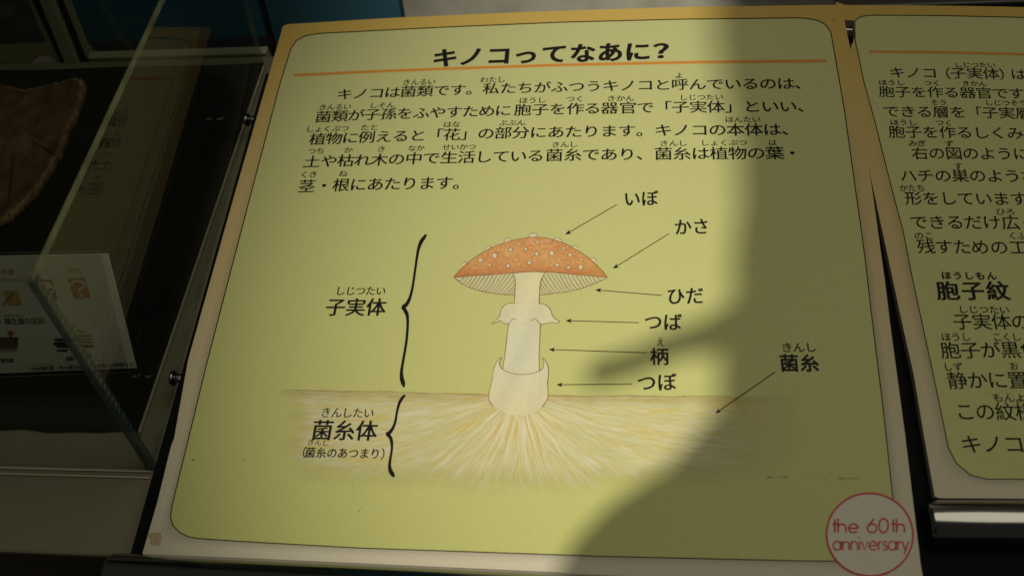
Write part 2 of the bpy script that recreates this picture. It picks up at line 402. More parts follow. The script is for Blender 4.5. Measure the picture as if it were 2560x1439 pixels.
# ------------------------------------------------------------------ the boards
GOLD = np.array([0.60, 0.42, 0.115]); PALE = np.array([0.66, 0.61, 0.50]); TANM = np.array([0.63, 0.51, 0.28])
PAN_T = np.array([0.565, 0.57, 0.29]); PAN_B = np.array([0.57, 0.583, 0.22])
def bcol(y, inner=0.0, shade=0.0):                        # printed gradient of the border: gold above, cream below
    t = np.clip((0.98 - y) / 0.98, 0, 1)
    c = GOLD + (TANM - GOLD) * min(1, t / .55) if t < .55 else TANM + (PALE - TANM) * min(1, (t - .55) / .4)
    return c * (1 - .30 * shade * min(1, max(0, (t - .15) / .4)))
def pcol(y):
    t = float(np.clip((0.98 - y) / 0.98, 0, 1)); return PAN_T + (PAN_B - PAN_T) * t
def resample(pts, n):
    p = np.array(pts, float); d = np.r_[0, np.cumsum(np.linalg.norm(np.diff(p, axis=0), axis=1))]
    s_ = np.linspace(0, d[-1], n); return np.stack([np.interp(s_, d, p[:, k]) for k in range(2)], 1)
def ring_print(name, outer, inner, z, parent):
    # outer / inner: matching lists of px polylines (same number of segments), each resampled alike
    O = []; I = []
    for a, b in zip(outer, inner):
        n = max(2, int(max(np.linalg.norm(np.diff(np.array(a, float), axis=0), axis=1).sum(), 60) / 12))
        O += list(resample(a, n)[:-1]); I += list(resample(b, n)[:-1])
    n = len(O); V = []; Cc = []
    # inner edge 0, soft printed shade fades out by 0.45 of the way
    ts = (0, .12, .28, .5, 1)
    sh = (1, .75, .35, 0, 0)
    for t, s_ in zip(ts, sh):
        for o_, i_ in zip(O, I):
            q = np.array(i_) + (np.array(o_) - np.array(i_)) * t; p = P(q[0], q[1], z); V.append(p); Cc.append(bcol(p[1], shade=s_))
    F = []
    for r in range(len(ts) - 1):
        for k in range(n): a = r * n + k; b = r * n + (k + 1) % n; F.append((a, b, b + n, a + n))
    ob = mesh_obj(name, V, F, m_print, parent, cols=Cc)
    return ob, I
def panel_print(name, I, z, parent):
    pts = [P(q[0], q[1], z) for q in I]; n = len(pts)
    bm = bmesh.new(); vs = [bm.verts.new(tuple(p)) for p in pts]; bm.faces.new(vs)
    ys = [p[1] for p in pts]
    for k in range(1, 14):
        y = min(ys) + (max(ys) - min(ys)) * k / 14
        bmesh.ops.bisect_plane(bm, geom=bm.verts[:] + bm.edges[:] + bm.faces[:], plane_co=(0, y, 0), plane_no=(0, 1, 0))
    bm.verts.index_update(); V = [tuple(v.co) for v in bm.verts]; F = [[v.index for v in f.verts] for f in bm.faces]; bm.free()
    return mesh_obj(name, V, F, m_print, parent, cols=[pcol(v[1]) for v in V])

Z1, Z2, Z3, Z4, Z5, Z6 = .0003, .0006, .0009, .0012, .0015, .0018
# main board
mb = empty('information_board', 'large yellow information board with a mushroom drawing and five lines of text', 'information board', (0.5, 0.0, 0.0), 'yellow information boards on the tray')
TLc = [(704, 78), (706, 67), (714, 61.5), (728, 60.5)]
outer = [  # left side (bottom to top), TL corner, top, TR corner, right side (down), BR, bottom, BL
    [(358, 1376), (394, 1252), (428, 1112), (434, 1102), (470, 900), (588, 480), (704, 78)],
    TLc, [(728, 60.5), (1000, 44), (1300, 31), (1700, 18), (2092, 12.5)], [(2092, 12.5), (2100, 13), (2104, 16), (2105.5, 24)],
    [(2105.5, 24), (2129.5, 141), (2157, 320), (2178.5, 460), (2212, 700), (2228, 830), (2262, 1080), (2301, 1405)],
    [(2301, 1405), (2307, 1440), (2308, 1456), (2300, 1462)], [(2300, 1462), (1800, 1446), (1500, 1437), (1150, 1425), (900, 1415), (600, 1396), (372, 1384)],
    [(372, 1384), (356, 1384), (356, 1381), (358, 1376)]]
inner = [
    [(426, 1290), (430.7, 1259.5), (470, 1100), (513.8, 920), (576, 680), (638.9, 440), (700.6, 207), (727, 122)],
    smoothpath([(727, 122), (738, 104), (760, 91), (790, 85), (815, 83)], 5), [(815, 83), (1100, 68.7), (1400, 56), (1700, 48.5), (2000, 45)],
    smoothpath([(2000, 45), (2040, 50), (2064, 62), (2077, 80)], 5), [(2077, 80), (2110, 268), (2137, 460), (2161, 632), (2183, 820), (2208, 1020), (2230, 1225), (2243, 1340)],
    smoothpath([(2243, 1340), (2236, 1372), (2200, 1394), (2150, 1402)], 5), [(2150, 1402), (2000, 1400.5), (1500, 1389), (900, 1368.7), (600, 1352), (493, 1344.5)],
    smoothpath([(493, 1344.5), (464, 1338), (440, 1322), (427, 1303), (426, 1290)], 5)]
def board_core(outer, th, parent, z=0.0):
    pts = []
    for a in outer: pts += list(resample(a, max(2, int(np.linalg.norm(np.diff(np.array(a, float), axis=0), axis=1).sum() / 16)))[:-1])
    q = np.array([P(x, y, z) for x, y in pts]); n = len(q); k = np.sin(np.arange(n) * 1.7) * .0004
    lo = q.copy(); lo[:, 2] -= th
    V = np.concatenate([q, lo]); tf = tri_fill(q[:, :2])
    F = tf + [[i + n for i in t[::-1]] for t in tf]
    for i in range(n): j = (i + 1) % n; F.append((i, i + n, j + n, j))
    return mesh_obj('foam_core', V, F, m_core, parent)
board_core(outer, .016, mb)
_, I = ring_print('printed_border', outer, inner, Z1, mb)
panel_print('printed_panel', I, Z1, mb)
L = Flat(pl(Z2)); L.ribbon(I + [I[0], I[1]], 2.5); L.build('border_line', m_ink_fine, mb)
L = Flat(pl(Z2)); L.ribbon([(735, 188.4), (900, 180.5), (1100, 172.5), (1400, 162.7), (1750, 155.5), (2065, 152.6)], [6.2, 6.4, 6.6, 6.8, 7, 7]); L.build('orange_rule', m_orange, mb)

T = Text(pl(Z3), [(a_ * .9, b_ * 1.1) for a_, b_ in BOLD])
T.line('？', [(0, 1673, 126.5), (1, 1740, 124.5)], 47, off=.012, wx=1.22)
T.line('キノコってなあに', [(0, 1112.8, 144.5), (1, 1178.6, 141.3), (2, 1247.4, 139), (3, 1314.7, 137), (4, 1386, 134.5), (5, 1456.6, 132.5), (6, 1525.4, 130.6), (7, 1594, 128.6)], 50, off=.014, wx=.97)
T.build('title_text', m_ink, mb)
T = Text(pl(Z3), FINE)
T.line('キノコは菌類です。私たちがふつうキノコと呼んでいるのは、', [(0, 862, 235.5), (4, 1021, 229), (9, 1227.5, 221.5), (16, 1526.9, 214.4), (20, 1699.7, 211), (26, 1964, 208.5)], 30.5)
T.line('菌類が子孫をふやすために胞子を作る器官で「子実体」といい、', [(0, 808.6, 292), (3, 930.9, 286), (11, 1258, 276), (12, 1307, 274.6), (15, 1438.2, 271.6), (17, 1523.8, 270), (18, 1569.7, 269.4), (21, 1701.2, 267.5), (23, 1789.9, 266.8), (27, 1970.3, 265.5)], 31.5)
T.line('植物に例えると「花」の部分にあたります。キノコの本体は、', [(0, 794.2, 347.5), (3, 917, 342.5), (8, 1129.6, 336), (11, 1258, 332), (15, 1433.6, 329), (18, 1567, 326.5), (20, 1658.4, 325.4), (24, 1838.8, 324), (26, 1930.6, 323)], 32.5)
T.line('土や枯れ木の中で生活している菌糸であり、菌糸は植物の葉・', [(0, 780, 404), (2, 865, 401), (4, 948.3, 398.8), (6, 1034.9, 395.8), (9, 1166.3, 392.5), (13, 1339, 389), (15, 1432, 386.6), (17, 1522.3, 385.7), (20, 1658.4, 384), (23, 1797.5, 383), (26, 1936.7, 382), (27, 1981, 382)], 33.5)
T.line('茎・根にあたります。', [(0, 767.3, 465), (2, 852.9, 462), (4, 938.5, 460), (6, 1024, 458), (8, 1111, 457)], 35)
prep([(ch, q[4]) for q in T.q for ch in q[0]]); T.build('paragraph_text', m_ink_fine, mb)
T = Text(pl(Z3), ((-.01, 0), (.01, 0)))
def R(txt, x0, y0, x1=None, y1=None, h=16.5, tt=None, off=0.0):
    tt = tt or T
    if len(txt) == 1: tt.line(txt, [(0, x0, y0)], h, pitch=22, off=off)
    else: tt.line(txt, [(0, x0, y0), (len(txt) - 1, x1, y1)], h, off=off)
R('きんるい', 1016.5, 206, 1079, 204.5); R('わたし', 1210.7, 199.7, 1253.5, 198.6); R('よ', 1698, 189)
R('きんるい', 807, 268.5, 868.2, 266.5); R('しそん', 934, 263.6, 976.7, 262.4); R('ほうし', 1308.5, 251.2, 1354.4, 250); R('つく', 1426, 247.3, 1449, 246.9)
R('きかん', 1528.4, 246, 1574.3, 245.6); R('しじつたい', 1708.9, 243.5, 1797.5, 242.6)
R('しょくぶつ', 774.9, 323, 862, 320.8); R('たと', 912.5, 318.6, 935.5, 318); R('はな', 1119, 311, 1140.4, 310.6); R('ぶぶん', 1258, 307.3, 1302.4, 306.6); R('ほんたい', 1823.5, 298.6, 1890.8, 298.2)
R('つち', 780, 377.6, 801, 377); R('か', 871, 375); R('き', 953.8, 372.3); R('なか', 1030, 370.4, 1051, 369.8); R('せいかつ', 1115.9, 368, 1180, 366.8)
R('きんし', 1389.6, 361.6, 1433.6, 360.5); R('きんし', 1660, 358.3, 1707, 357.8); R('しょくぶつ', 1762.4, 357, 1857, 356.3); R('は', 1931.5, 356)
R('くき', 761, 436.2, 783, 435.4, h=17.5); R('ね', 857.5, 433.7, h=17.5)
R('え', 1651, 854, h=24); R('きんし', 1967.6, 867.4, 2027, 866.8, h=27); R('しじつたい', 851, 726.3, 952, 726.3, h=25); R('きんしたい', 815, 1030, 922, 1031.6, h=28); R('きんし', 777, 1104.5, 814, 1106, h=17)
T.build('reading_aid_text', m_ink_fine, mb)
def cap(txt, anchors, h, name='caption_text', off=.004, wx=1.0, **k):
    t = Text(pl(Z5), FINE); t.line(txt, anchors, h, off=off, wx=wx, **k); return t.build(name, m_ink, mb)
cap('いぼ', [(0, 1580, 496.5), (1, 1624, 495)], 42); cap('かさ', [(0, 1707, 567), (1, 1752, 565.5)], 43)
cap('ひだ', [(0, 1689, 739.5), (1, 1736.6, 738.3)], 46); cap('つば', [(0, 1633, 804), (1, 1681, 804.5)], 46)
cap('柄', [(0, 1648.5, 890)], 46, pitch=49); cap('つぼ', [(0, 1616.7, 955.5), (1, 1667, 954)], 48)
cap('菌糸', [(0, 1973, 906), (1, 2023.5, 906)], 46, off=.008); cap('子実体', [(0, 838.5, 767), (2, 940, 767)], 47, off=.004)
cap('菌糸体', [(0, 806, 1074), (2, 916.5, 1075.5)], 54, off=.004); cap('菌糸のあつまり', [(0, 775.6, 1130), (6, 937.8, 1133)], 28, off=0)
T = Text(pl(Z5)); T.line('（', [(0, 752, 1129)], 31, pitch=27); T.line('）', [(0, 966, 1134)], 31, pitch=27); T.build('caption_brackets', m_ink, mb)
for a, b in (((1542, 511), (1413, 586)), ((1672, 584), (1532, 671)), ((1655, 738), (1488, 724)), ((1597, 806), (1414, 801)), ((1617, 881), (1372, 873)), ((1581, 959), (1391, 961)), ((1937, 929), (1788, 1033))):
    A = Flat(pl(Z4)); a = np.array(a, float); b = np.array(b, float); d = (b - a) / np.linalg.norm(b - a); n_ = np.array([-d[1], d[0]])
    A.ribbon([a, b - d * 8], 1.7 if a[0] < 1900 else 2.2); A.poly([b, b - d * 15 + n_ * 5.6, b - d * 11, b - d * 15 - n_ * 5.6]); A.build('arrow', m_ink, mb)
def brace(pts):
    k = .4726; c = [(640 + x * k, 560 + y * k) for x, y, _ in pts]; wd = [q[2] * k for q in pts]
    cc = smoothpath([(x, y, w_) for (x, y), w_ in zip(c, wd)], 6)
    A = Flat(pl(Z4)); A.ribbon([q[:2] for q in cc], [q[2] for q in cc]); A.build('brace', m_ink, mb)
brace([(899, 54, 9), (888, 72, 17), (872, 95, 19), (857, 140, 14), (843, 230, 12), (830, 320, 12), (817, 378, 14), (800, 418, 18), (781, 437, 22), (775, 452, 10)])
brace([(779, 440, 14), (790, 460, 20), (799, 480, 17), (802, 530, 13), (795, 620, 13), (780, 710, 13), (770, 770, 15), (770, 810, 20), (777, 838, 22), (783, 862, 7)])
brace([(789, 902, 9), (775, 916, 15), (758, 945, 15), (746, 990, 12), (736, 1045, 13), (722, 1080, 15), (705, 1102, 19), (688, 1110, 18)])
brace([(690, 1108, 16), (708, 1124, 18), (717, 1150, 16), (718, 1190, 12), (710, 1240, 13), (706, 1275, 16), (711, 1304, 21), (722, 1322, 21), (730, 1337, 9)])

# the drawing: soil and mycelium painted on a fine grid (colour and opacity per vertex)
def soil_drawing():
    x0, x1, y0, y1, st = 668, 2000, 968, 1252, 2.0
    nx = int((x1 - x0) / st) + 1; ny = int((y1 - y0) / st) + 1
    X, Y = np.meshgrid(np.linspace(x0, x1, nx), np.linspace(y0, y1, ny))
    topx = [668, 900, 1080, 1220, 1370, 1600, 1800, 2000]; topy = [974, 977, 982, 986, 988.5, 989, 990, 991]
    wob = .9 * np.sin(X * .031) + .5 * np.sin(X * .083)
    TY = np.interp(X, topx, topy) + wob
    ang = np.arctan2(Y - 985, X - 1300); rad = np.hypot((X - 1300), (Y - 985))
    base = np.array([0.70, 0.68, 0.38]); col = np.ones(X.shape + (3,)) * base
    depth = np.clip((Y - TY) / 230, 0, 1)
    # low-frequency yellow patches along the rays
    def vn(u, v, seed, n=64):
        g = np.random.default_rng(seed).random((n, n)); iu = np.floor(u).astype(int); iv = np.floor(v).astype(int); fu = u - iu; fv = v - iv
        fu = fu * fu * (3 - 2 * fu); fv = fv * fv * (3 - 2 * fv)
        return (g[iu % n, iv % n] * (1 - fu) + g[(iu + 1) % n, iv % n] * fu) * (1 - fv) + (g[iu % n, (iv + 1) % n] * (1 - fu) + g[(iu + 1) % n, (iv + 1) % n] * fu) * fv
    bend = ang + .00022 * rad * np.sin(rad * .012 + 2)
    # flatten rays near the horizontal: use streamlines that level out far from the bulb
    yy = (Y - TY)
    stream = np.where(rad > 1, np.arctan2(yy, np.abs(X - 1300) * .85 + 30), 0) * np.where(X < 1300, -1, 1)
    s1 = vn(stream * 26 + 40, rad * .012 + 9, 1); s2 = vn(stream * 60 + 90, rad * .02 + 9, 2)
    far = np.clip((np.abs(X - 1300) - 150) / 250, 0, 1)
    h1 = vn(yy * .085 + 12, X * .012 + 9 + yy * .003, 3); h2 = vn(yy * .2 + 12, X * .018 + 9, 4)
    n1 = s1 * (1 - far * .6) + h1 * far * .6; n2 = s2 * (1 - far * .6) + h2 * far * .6
    yel = np.clip((n1 - .5) * 2.6, 0, 1) * .6
    OC = np.array([0.80, 0.57, 0.09]); WHT = np.array([0.84, 0.80, 0.64]); BR = np.array([0.40, 0.22, 0.08])
    col += (OC - col) * (yel * (1 - depth * .55))[..., None]
    col += (WHT - col) * (np.clip((n2 - .52) * 3, 0, 1) * .7)[..., None]
    acc = col.copy()
    gx = (nx - 1) / (x1 - x0); gy = (ny - 1) / (y1 - y0)
    def stroke(pts, c, wd, op):
        p = np.array(smoothpath(pts, 10)); 
        for k, (x, y) in enumerate(p):
            f_ = k / (len(p) - 1); ww = wd * (0.35 + .65 * math.sin(math.pi * min(1, max(.0, f_ * .9 + .08)))) * .72
            r = int(ww * gx * 1.6) + 2; cx = (x - x0) * gx; cy = (y - y0) * gy
            ix0, ix1, iy0, iy1 = max(0, int(cx) - r), min(nx, int(cx) + r + 1), max(0, int(cy) - r), min(ny, int(cy) + r + 1)
            if ix0 >= ix1 or iy0 >= iy1: continue
            sx = X[iy0:iy1, ix0:ix1] - x; sy = Y[iy0:iy1, ix0:ix1] - y
            a_ = np.exp(-(sx * sx + sy * sy) / (2 * (ww * .42) ** 2 + 1.2)) * op * .5
            acc[iy0:iy1, ix0:ix1] += (np.array(c) - acc[iy0:iy1, ix0:ix1]) * a_[..., None]
    def dense(pts, c, wd, op):
        # add points so strokes are continuous
        q = [np.array(pts[0], float)]
        for a_, b_ in zip(pts[:-1], pts[1:]):
            a_ = np.array(a_, float); b_ = np.array(b_, float); n_ = max(1, int(np.linalg.norm(b_ - a_) / 22))
            for k in range(1, n_ + 1): q.append(a_ + (b_ - a_) * k / n_)
        stroke(q, c, wd, op)
    for k in range(330):
        th = random.uniform(0.02, math.pi - .02); kind = random.random()
        r0 = 62 + random.random() ** 1.6 * 380; ln = random.uniform(50, 240)
        pts = []
        side = 1 if math.cos(th) > 0 else -1
        cur = random.uniform(-.14, .14)
        for j in range(5):
            r = r0 + ln * j / 4; t2 = th + cur * (j / 4) ** 2
            x = 1300 + math.cos(t2) * r; y = 985 + math.sin(t2) * r * (1.0 if abs(math.cos(t2)) < .8 else .8)
            pts.append((x, y + 2 * math.sin(j * 2 + k)))
        c, wd, op = ((WHT * 1.08, random.uniform(1.2, 2.5), .65) if kind < .52 else (OC * random.uniform(.85, 1.05), random.uniform(1.6, 4.6), .5) if kind < .78 else (BR * random.uniform(1, 1.4), random.uniform(1, 1.7), .36))
        dense(pts, c, wd, op)
    for k in range(230):                                   # level strokes out at the sides
        x = random.choice([random.uniform(690, 1130), random.uniform(1480, 1975)]); y = 1000 + random.random() * 170 * (1 - .1)
        sg = 1 if x > 1300 else -1; ln = random.uniform(50, 170); sl = (y - 1000) / 230 * .35 * random.uniform(.5, 1.3) + random.uniform(-.05, .05)
        pts = [(x + sg * ln * j / 4, y + ln * sl * j / 4 + 2.5 * math.sin(j * 1.7 + k)) for j in range(5)]
        kind = random.random()
        c, wd, op = ((WHT * 1.12, random.uniform(1.3, 2.6), .6) if kind < .5 else (OC * random.uniform(.85, 1.05), random.uniform(1.6, 4.6), .5) if kind < .78 else (BR * random.uniform(1, 1.4), random.uniform(1, 1.7), .32))
        dense(pts, c, wd, op)
    for k in range(230):                                   # close roots right under the bulb
        th = random.gauss(math.pi / 2, .85); th = min(max(th, .06), math.pi - .06)
        r0 = 50 + random.uniform(0, 25); ln = random.uniform(40, 150); cur = random.uniform(-.1, .1)
        pts = [(1297 + math.cos(th + cur * j / 4) * (r0 + ln * j / 4), 985 + math.sin(th + cur * j / 4) * (r0 + ln * j / 4) * .98) for j in range(5)]
        kind = random.random()
        c, wd, op = ((WHT * 1.15, random.uniform(1.6, 3.2), .9) if kind < .55 else (OC, random.uniform(2, 5), .5) if kind < .8 else (BR * 1.15, random.uniform(.9, 1.5), .5))
        dense(pts, c, wd, op)
    # brown hatch just below the ground line, thin line on top
    hat = np.exp(-((yy - 9) / 9) ** 2) * (.35 + .65 * vn(X * .05 + 50, yy * .2 + 20, 6)) * .6
    acc += (np.array([.52, .33, .10]) - acc) * hat[..., None]
    ln_ = np.exp(-(yy / 1.7) ** 2) * (.45 + .55 * vn(X * .03 + 50, Y * 0 + 3, 7))
    acc += (np.array([.30, .14, .06]) - acc) * ln_[..., None]
    # opacity
    sm_ = lambda t: np.clip(t, 0, 1) ** 2 * (3 - 2 * np.clip(t, 0, 1))
    al = sm_((yy + 2.2) / 3.2) * sm_((X - 676 - 40 * vn(Y * .05 + 5, X * 0 + 2, 8)) / 85) * (.12 + .88 * sm_((1985 - X) / 280)) * sm_((1992 - X) / 16)
    dn = vn(X * .012 + 30, Y * .012 + 30, 9); bot = 1246 - 34 * np.clip(np.abs(X - 1330) / 650, 0, 1) ** 1.5 + (dn - .5) * 24
    al *= sm_((bot - Y) / 85); al *= np.where(yy < 26, .72, .80) 
    V = [P(a, b, Z2) for a, b in zip(X.ravel(), Y.ravel())]
    F = [(j * nx + i, (j + 1) * nx + i, (j + 1) * nx + i + 1, j * nx + i + 1) for j in range(ny - 1) for i in range(nx - 1)]
    cc = np.concatenate([np.clip(acc, 0, 1).reshape(-1, 3), al.reshape(-1, 1)], 1)
    return V, F, cc
V, F, cc = soil_drawing()
mesh_obj('soil_drawing', V, F, m_soft, mb, cols=cc)

# mushroom drawing
ka = .35156; kc = .36145
A_ = lambda x, y: (1000 + x * ka, 460 + y * ka)
C_ = lambda x, y: (1080 + x * kc, 720 + y * kc)
CR = (.70, .67, .49)
dr = bpy.data.objects.new('mushroom_drawing', None); COL.objects.link(dr); dr.parent = mb
def flat_build(name, mat, fl, cols=False): return mesh_obj(name, fl.v, fl.f, mat, dr, cols=fl.c if cols else None)
stem = [A_(803, 632), A_(815, 668), A_(821, 710), A_(816, 770), A_(812, 850), A_(790, 900), A_(772, 992), A_(762, 1070), C_(513, 380), C_(502, 470), C_(487, 562), C_(560, 590), C_(640, 596), C_(742, 572),
        C_(740, 470), C_(744, 370), C_(749, 245), A_(1000, 985), A_(1000, 900), A_(988, 850), A_(992, 770), A_(997, 700), A_(1012, 660), A_(1030, 632), A_(920, 626)]
def grid_fill(fl, pts, colf, st):
    # triangulate a polygon finely for per-vertex colour
    bm = bmesh.new(); vs = [bm.verts.new((q[0], q[1], 0)) for q in pts]; bm.faces.new(vs)
    xs = [q[0] for q in pts]; ys = [q[1] for q in pts]
    for k in range(1, int((max(xs) - min(xs)) / st)):
        bmesh.ops.bisect_plane(bm, geom=bm.verts[:] + bm.edges[:] + bm.faces[:], plane_co=(min(xs) + k * st, 0, 0), plane_no=(1, 0, 0))
    for k in range(1, int((max(ys) - min(ys)) / st)):
        bmesh.ops.bisect_plane(bm, geom=bm.verts[:] + bm.edges[:] + bm.faces[:], plane_co=(0, min(ys) + k * st, 0), plane_no=(0, 1, 0))
    bmesh.ops.triangulate(bm, faces=bm.faces[:])
    bm.verts.index_update(); n0 = len(fl.v)
    for v_ in bm.verts: fl.v.append(fl.pl(v_.co.x, v_.co.y)); fl.c.append(tuple(colf(v_.co.x, v_.co.y)) + (1,))
    fl.f += [[v_.index + n0 for v_ in f_.verts] for f_ in bm.faces]; bm.free()
# gills
gout = smoothpath([A_(386, 665), A_(450, 714), A_(560, 755), A_(680, 778), A_(822, 790)], 6)
gout2 = smoothpath([A_(990, 788), A_(1100, 776), A_(1200, 764), A_(1320, 730), A_(1420, 690), A_(1472, 664)], 6)
topl = [A_(386, 665), A_(520, 650), A_(650, 643), A_(800, 632)]; topr = [A_(1030, 632), A_(1100, 631), A_(1250, 645), A_(1400, 660), A_(1472, 664)]
g = Flat(pl(Z2)); gc = (.60, .585, .36)
g.poly([tuple(q) for q in gout] + topl[::-1], gc + (1,)); g.poly([tuple(q) for q in gout2] + topr[::-1], gc + (1,)); flat_build('gills', m_cream, g, True)
g = Flat(pl(Z4))
def along(path, t):
    p = np.array(path, float); d = np.r_[0, np.cumsum(np.linalg.norm(np.diff(p, axis=0), axis=1))]; return np.array([np.interp(t * d[-1], d, p[:, k]) for k in range(2)])
pathA = [A_(455, 660), A_(650, 645), A_(800, 636), A_(822, 690), A_(815, 785)]; pathB = [A_(415, 690), A_(560, 755), A_(680, 778), A_(812, 790)]
pathA2 = [A_(1400, 662), A_(1250, 646), A_(1036, 634), A_(1002, 690), A_(993, 785)]; pathB2 = [A_(1440, 683), A_(1320, 730), A_(1200, 764), A_(994, 788)]
for pa, pb, n_ in ((pathA, pathB, 17), (pathA2, pathB2, 18)):
    for k in range(n_):
        t = k / (n_ - .3); a = along(pa, t); b = along(pb, t ** .92 * .98); m_ = (a + b) / 2 + np.array([0, 3.2 + 2 * math.sin(k)])
        g.ribbon(smoothpath([a, m_, b], 6), random.uniform(.9, 1.5))
flat_build('gill_lines', m_line, g)['kind'] = 'stuff'
# cap
ct = smoothpath([A_(382, 662), A_(398, 640), A_(440, 598), A_(500, 545), A_(560, 502), A_(620, 468), A_(680, 440), A_(740, 418), A_(800, 400), A_(870, 386), A_(940, 378), A_(1000, 379), A_(1060, 388), A_(1130, 408), A_(1200, 437), A_(1270, 477), A_(1340, 525), A_(1400, 578), A_(1440, 620), A_(1473, 663)], 4)
cb = smoothpath([A_(1473, 663), A_(1400, 656), A_(1250, 642), A_(1100, 628), A_(1000, 622), A_(930, 621), A_(800, 631), A_(650, 642), A_(520, 650), A_(382, 662)], 4)
def capcol(x, y):
    u = ((x - 1000) / ka - 382) / 1090; v_ = ((y - 460) / ka - 380) / 285
    c = np.array([.64, .29, .115]); c2 = np.array([.68, .38, .15]); c3 = np.array([.50, .16, .07])
    t = .5 + .5 * math.sin(u * 9 + v_ * 4) * math.sin(u * 17 - v_ * 7 + 1)
    c = c + (c2 - c) * t * .7; e = max(0, v_ - .62) / .38; c = c + (c3 - c) * min(1, e ** 1.3 * .85)
    r_ = random.uniform(.86, 1.12); c = c * r_ + np.array([.10, .13, .09]) * max(0, random.gauss(0, .45)) * (1 - e)
    if u > .7: c = c + (np.array([.60, .30, .09]) - c) * min(1, (u - .7) * 2.5)
    return c
# warts along the rim, half hidden by the cap
g = Flat(pl(Z2)); gl = Flat(pl(Z3))
for x, y, r in ((462, 570, 23), (630, 460, 25), (770, 406, 28), (948, 370, 30), (1118, 406, 31), (1240, 458, 26), (1368, 540, 24)):
    cx, cy = A_(x, y); r *= ka
    g = Flat(pl(Z2)); g.disc((cx, cy), r, r * .75, 20); flat_build('rim_wart', m_wart, g); gl.ribbon([(cx + r * math.cos(t), cy + r * .75 * math.sin(t)) for t in np.linspace(-math.pi - .2, .2, 14)], 1.2)
g = Flat(pl(Z3)); grid_fill(g, [tuple(q) for q in ct[:-1]] + [tuple(q) for q in cb[:-1]], capcol, 3.2); flat_build('cap', m_cap, g, True)
g = Flat(pl(Z4)); g2 = Flat(pl(Z5))
for x, y, r, e in ((850, 422, 10, .9), (978, 411, 12, .8), (1062, 419, 6, .8), (895, 461, 11, 1), (785, 467, 14, .85), (673, 508, 17, 1), (573, 541, 17, .75), (972, 496, 13, 1), (1078, 490, 17, 1), (1163, 456, 10, .9), (1208, 502, 12, 1), (1290, 537, 10, .9), (1284, 590, 14, 1.2), (1198, 592, 13, .8), (1118, 575, 14, .8), (920, 558, 13, .95), (768, 580, 14, 1), (637, 575, 11, .8)):
    cx, cy = A_(x, y); r = r * ka + .4; g = Flat(pl(Z4)); g.disc((cx, cy), r, r * e, 16); flat_build('wart', m_wart, g)
    g2.ribbon([(cx + r * math.cos(t), cy + r * e * math.sin(t)) for t in np.linspace(0, 2 * math.pi, 17)], 1.3, jit=.3)
flat_build('wart_outlines', m_line, g2)['kind'] = 'stuff'
# stem
def crcol(x, y):
    t = .04 * math.sin(x * .07 + y * .03) + random.uniform(-.01, .01); return np.array(CR) * (1 + t) + np.array([.02, .0, -.03]) * math.sin(y * .02)
g = Flat(pl(Z3)); grid_fill(g, stem, crcol, 8); flat_build('stem', m_cream, g, True)
skirt = [A_(810, 846), A_(772, 847), A_(735, 868), A_(715, 905), A_(706, 944), A_(680, 965), A_(650, 993), A_(690, 978), A_(712, 969), A_(730, 985), A_(770, 991), A_(788, 968), A_(806, 956), A_(825, 962), A_(860, 975), A_(900, 972), A_(925, 971), A_(942, 966), A_(960, 954), A_(985, 982), A_(1010, 996), A_(1050, 986), A_(1082, 981), A_(1110, 988), A_(1134, 975), A_(1105, 960), A_(1082, 930), A_(1062, 882), A_(1022, 851), A_(986, 850)]
g = Flat(pl(Z4)); grid_fill(g, skirt, crcol, 8); flat_build('ring', m_cream, g, True)
volva = [C_(480, 478), C_(458, 495), C_(438, 528), C_(424, 575), C_(415, 640), C_(402, 690), C_(393, 730), C_(396, 775), C_(425, 818), C_(470, 845), C_(520, 868), C_(580, 880), C_(640, 880), C_(700, 862), C_(760, 822), C_(795, 770), C_(802, 720), C_(798, 660), C_(804, 600), C_(804, 555), C_(790, 512), C_(764, 483), C_(774, 520), C_(766, 550), C_(742, 572), C_(690, 588), C_(620, 596), C_(560, 589), C_(510, 573), C_(478, 550), C_(464, 518)]
g = Flat(pl(Z4)); grid_fill(g, volva, crcol, 8); flat_build('volva', m_cream, g, True)
g = Flat(pl(Z5))
g.ribbon(ct, 1.6, jit=.3); g.ribbon(cb, 1.9, jit=.35); g.ribbon(gout, 1.5, jit=.3); g.ribbon(gout2, 1.5, jit=.3)
for part_ in (stem[0:5], stem[6:11], stem[13:17], stem[19:24]): g.ribbon(smoothpath(part_, 5), 1.5, jit=.3)
g.ribbon(smoothpath(skirt[:14], 5), 1.4, jit=.3); g.ribbon(smoothpath(skirt[16:], 5), 1.4, jit=.3)
g.ribbon(smoothpath(volva[0:9], 5), 1.5, jit=.3); g.ribbon(smoothpath(volva[14:31] + [volva[0]], 5), 1.5, jit=.3)
g.v += gl.v; g.f += [[i + len(g.v) - len(gl.v) for i in t] for t in gl.f]
flat_build('outlines', m_line, g)

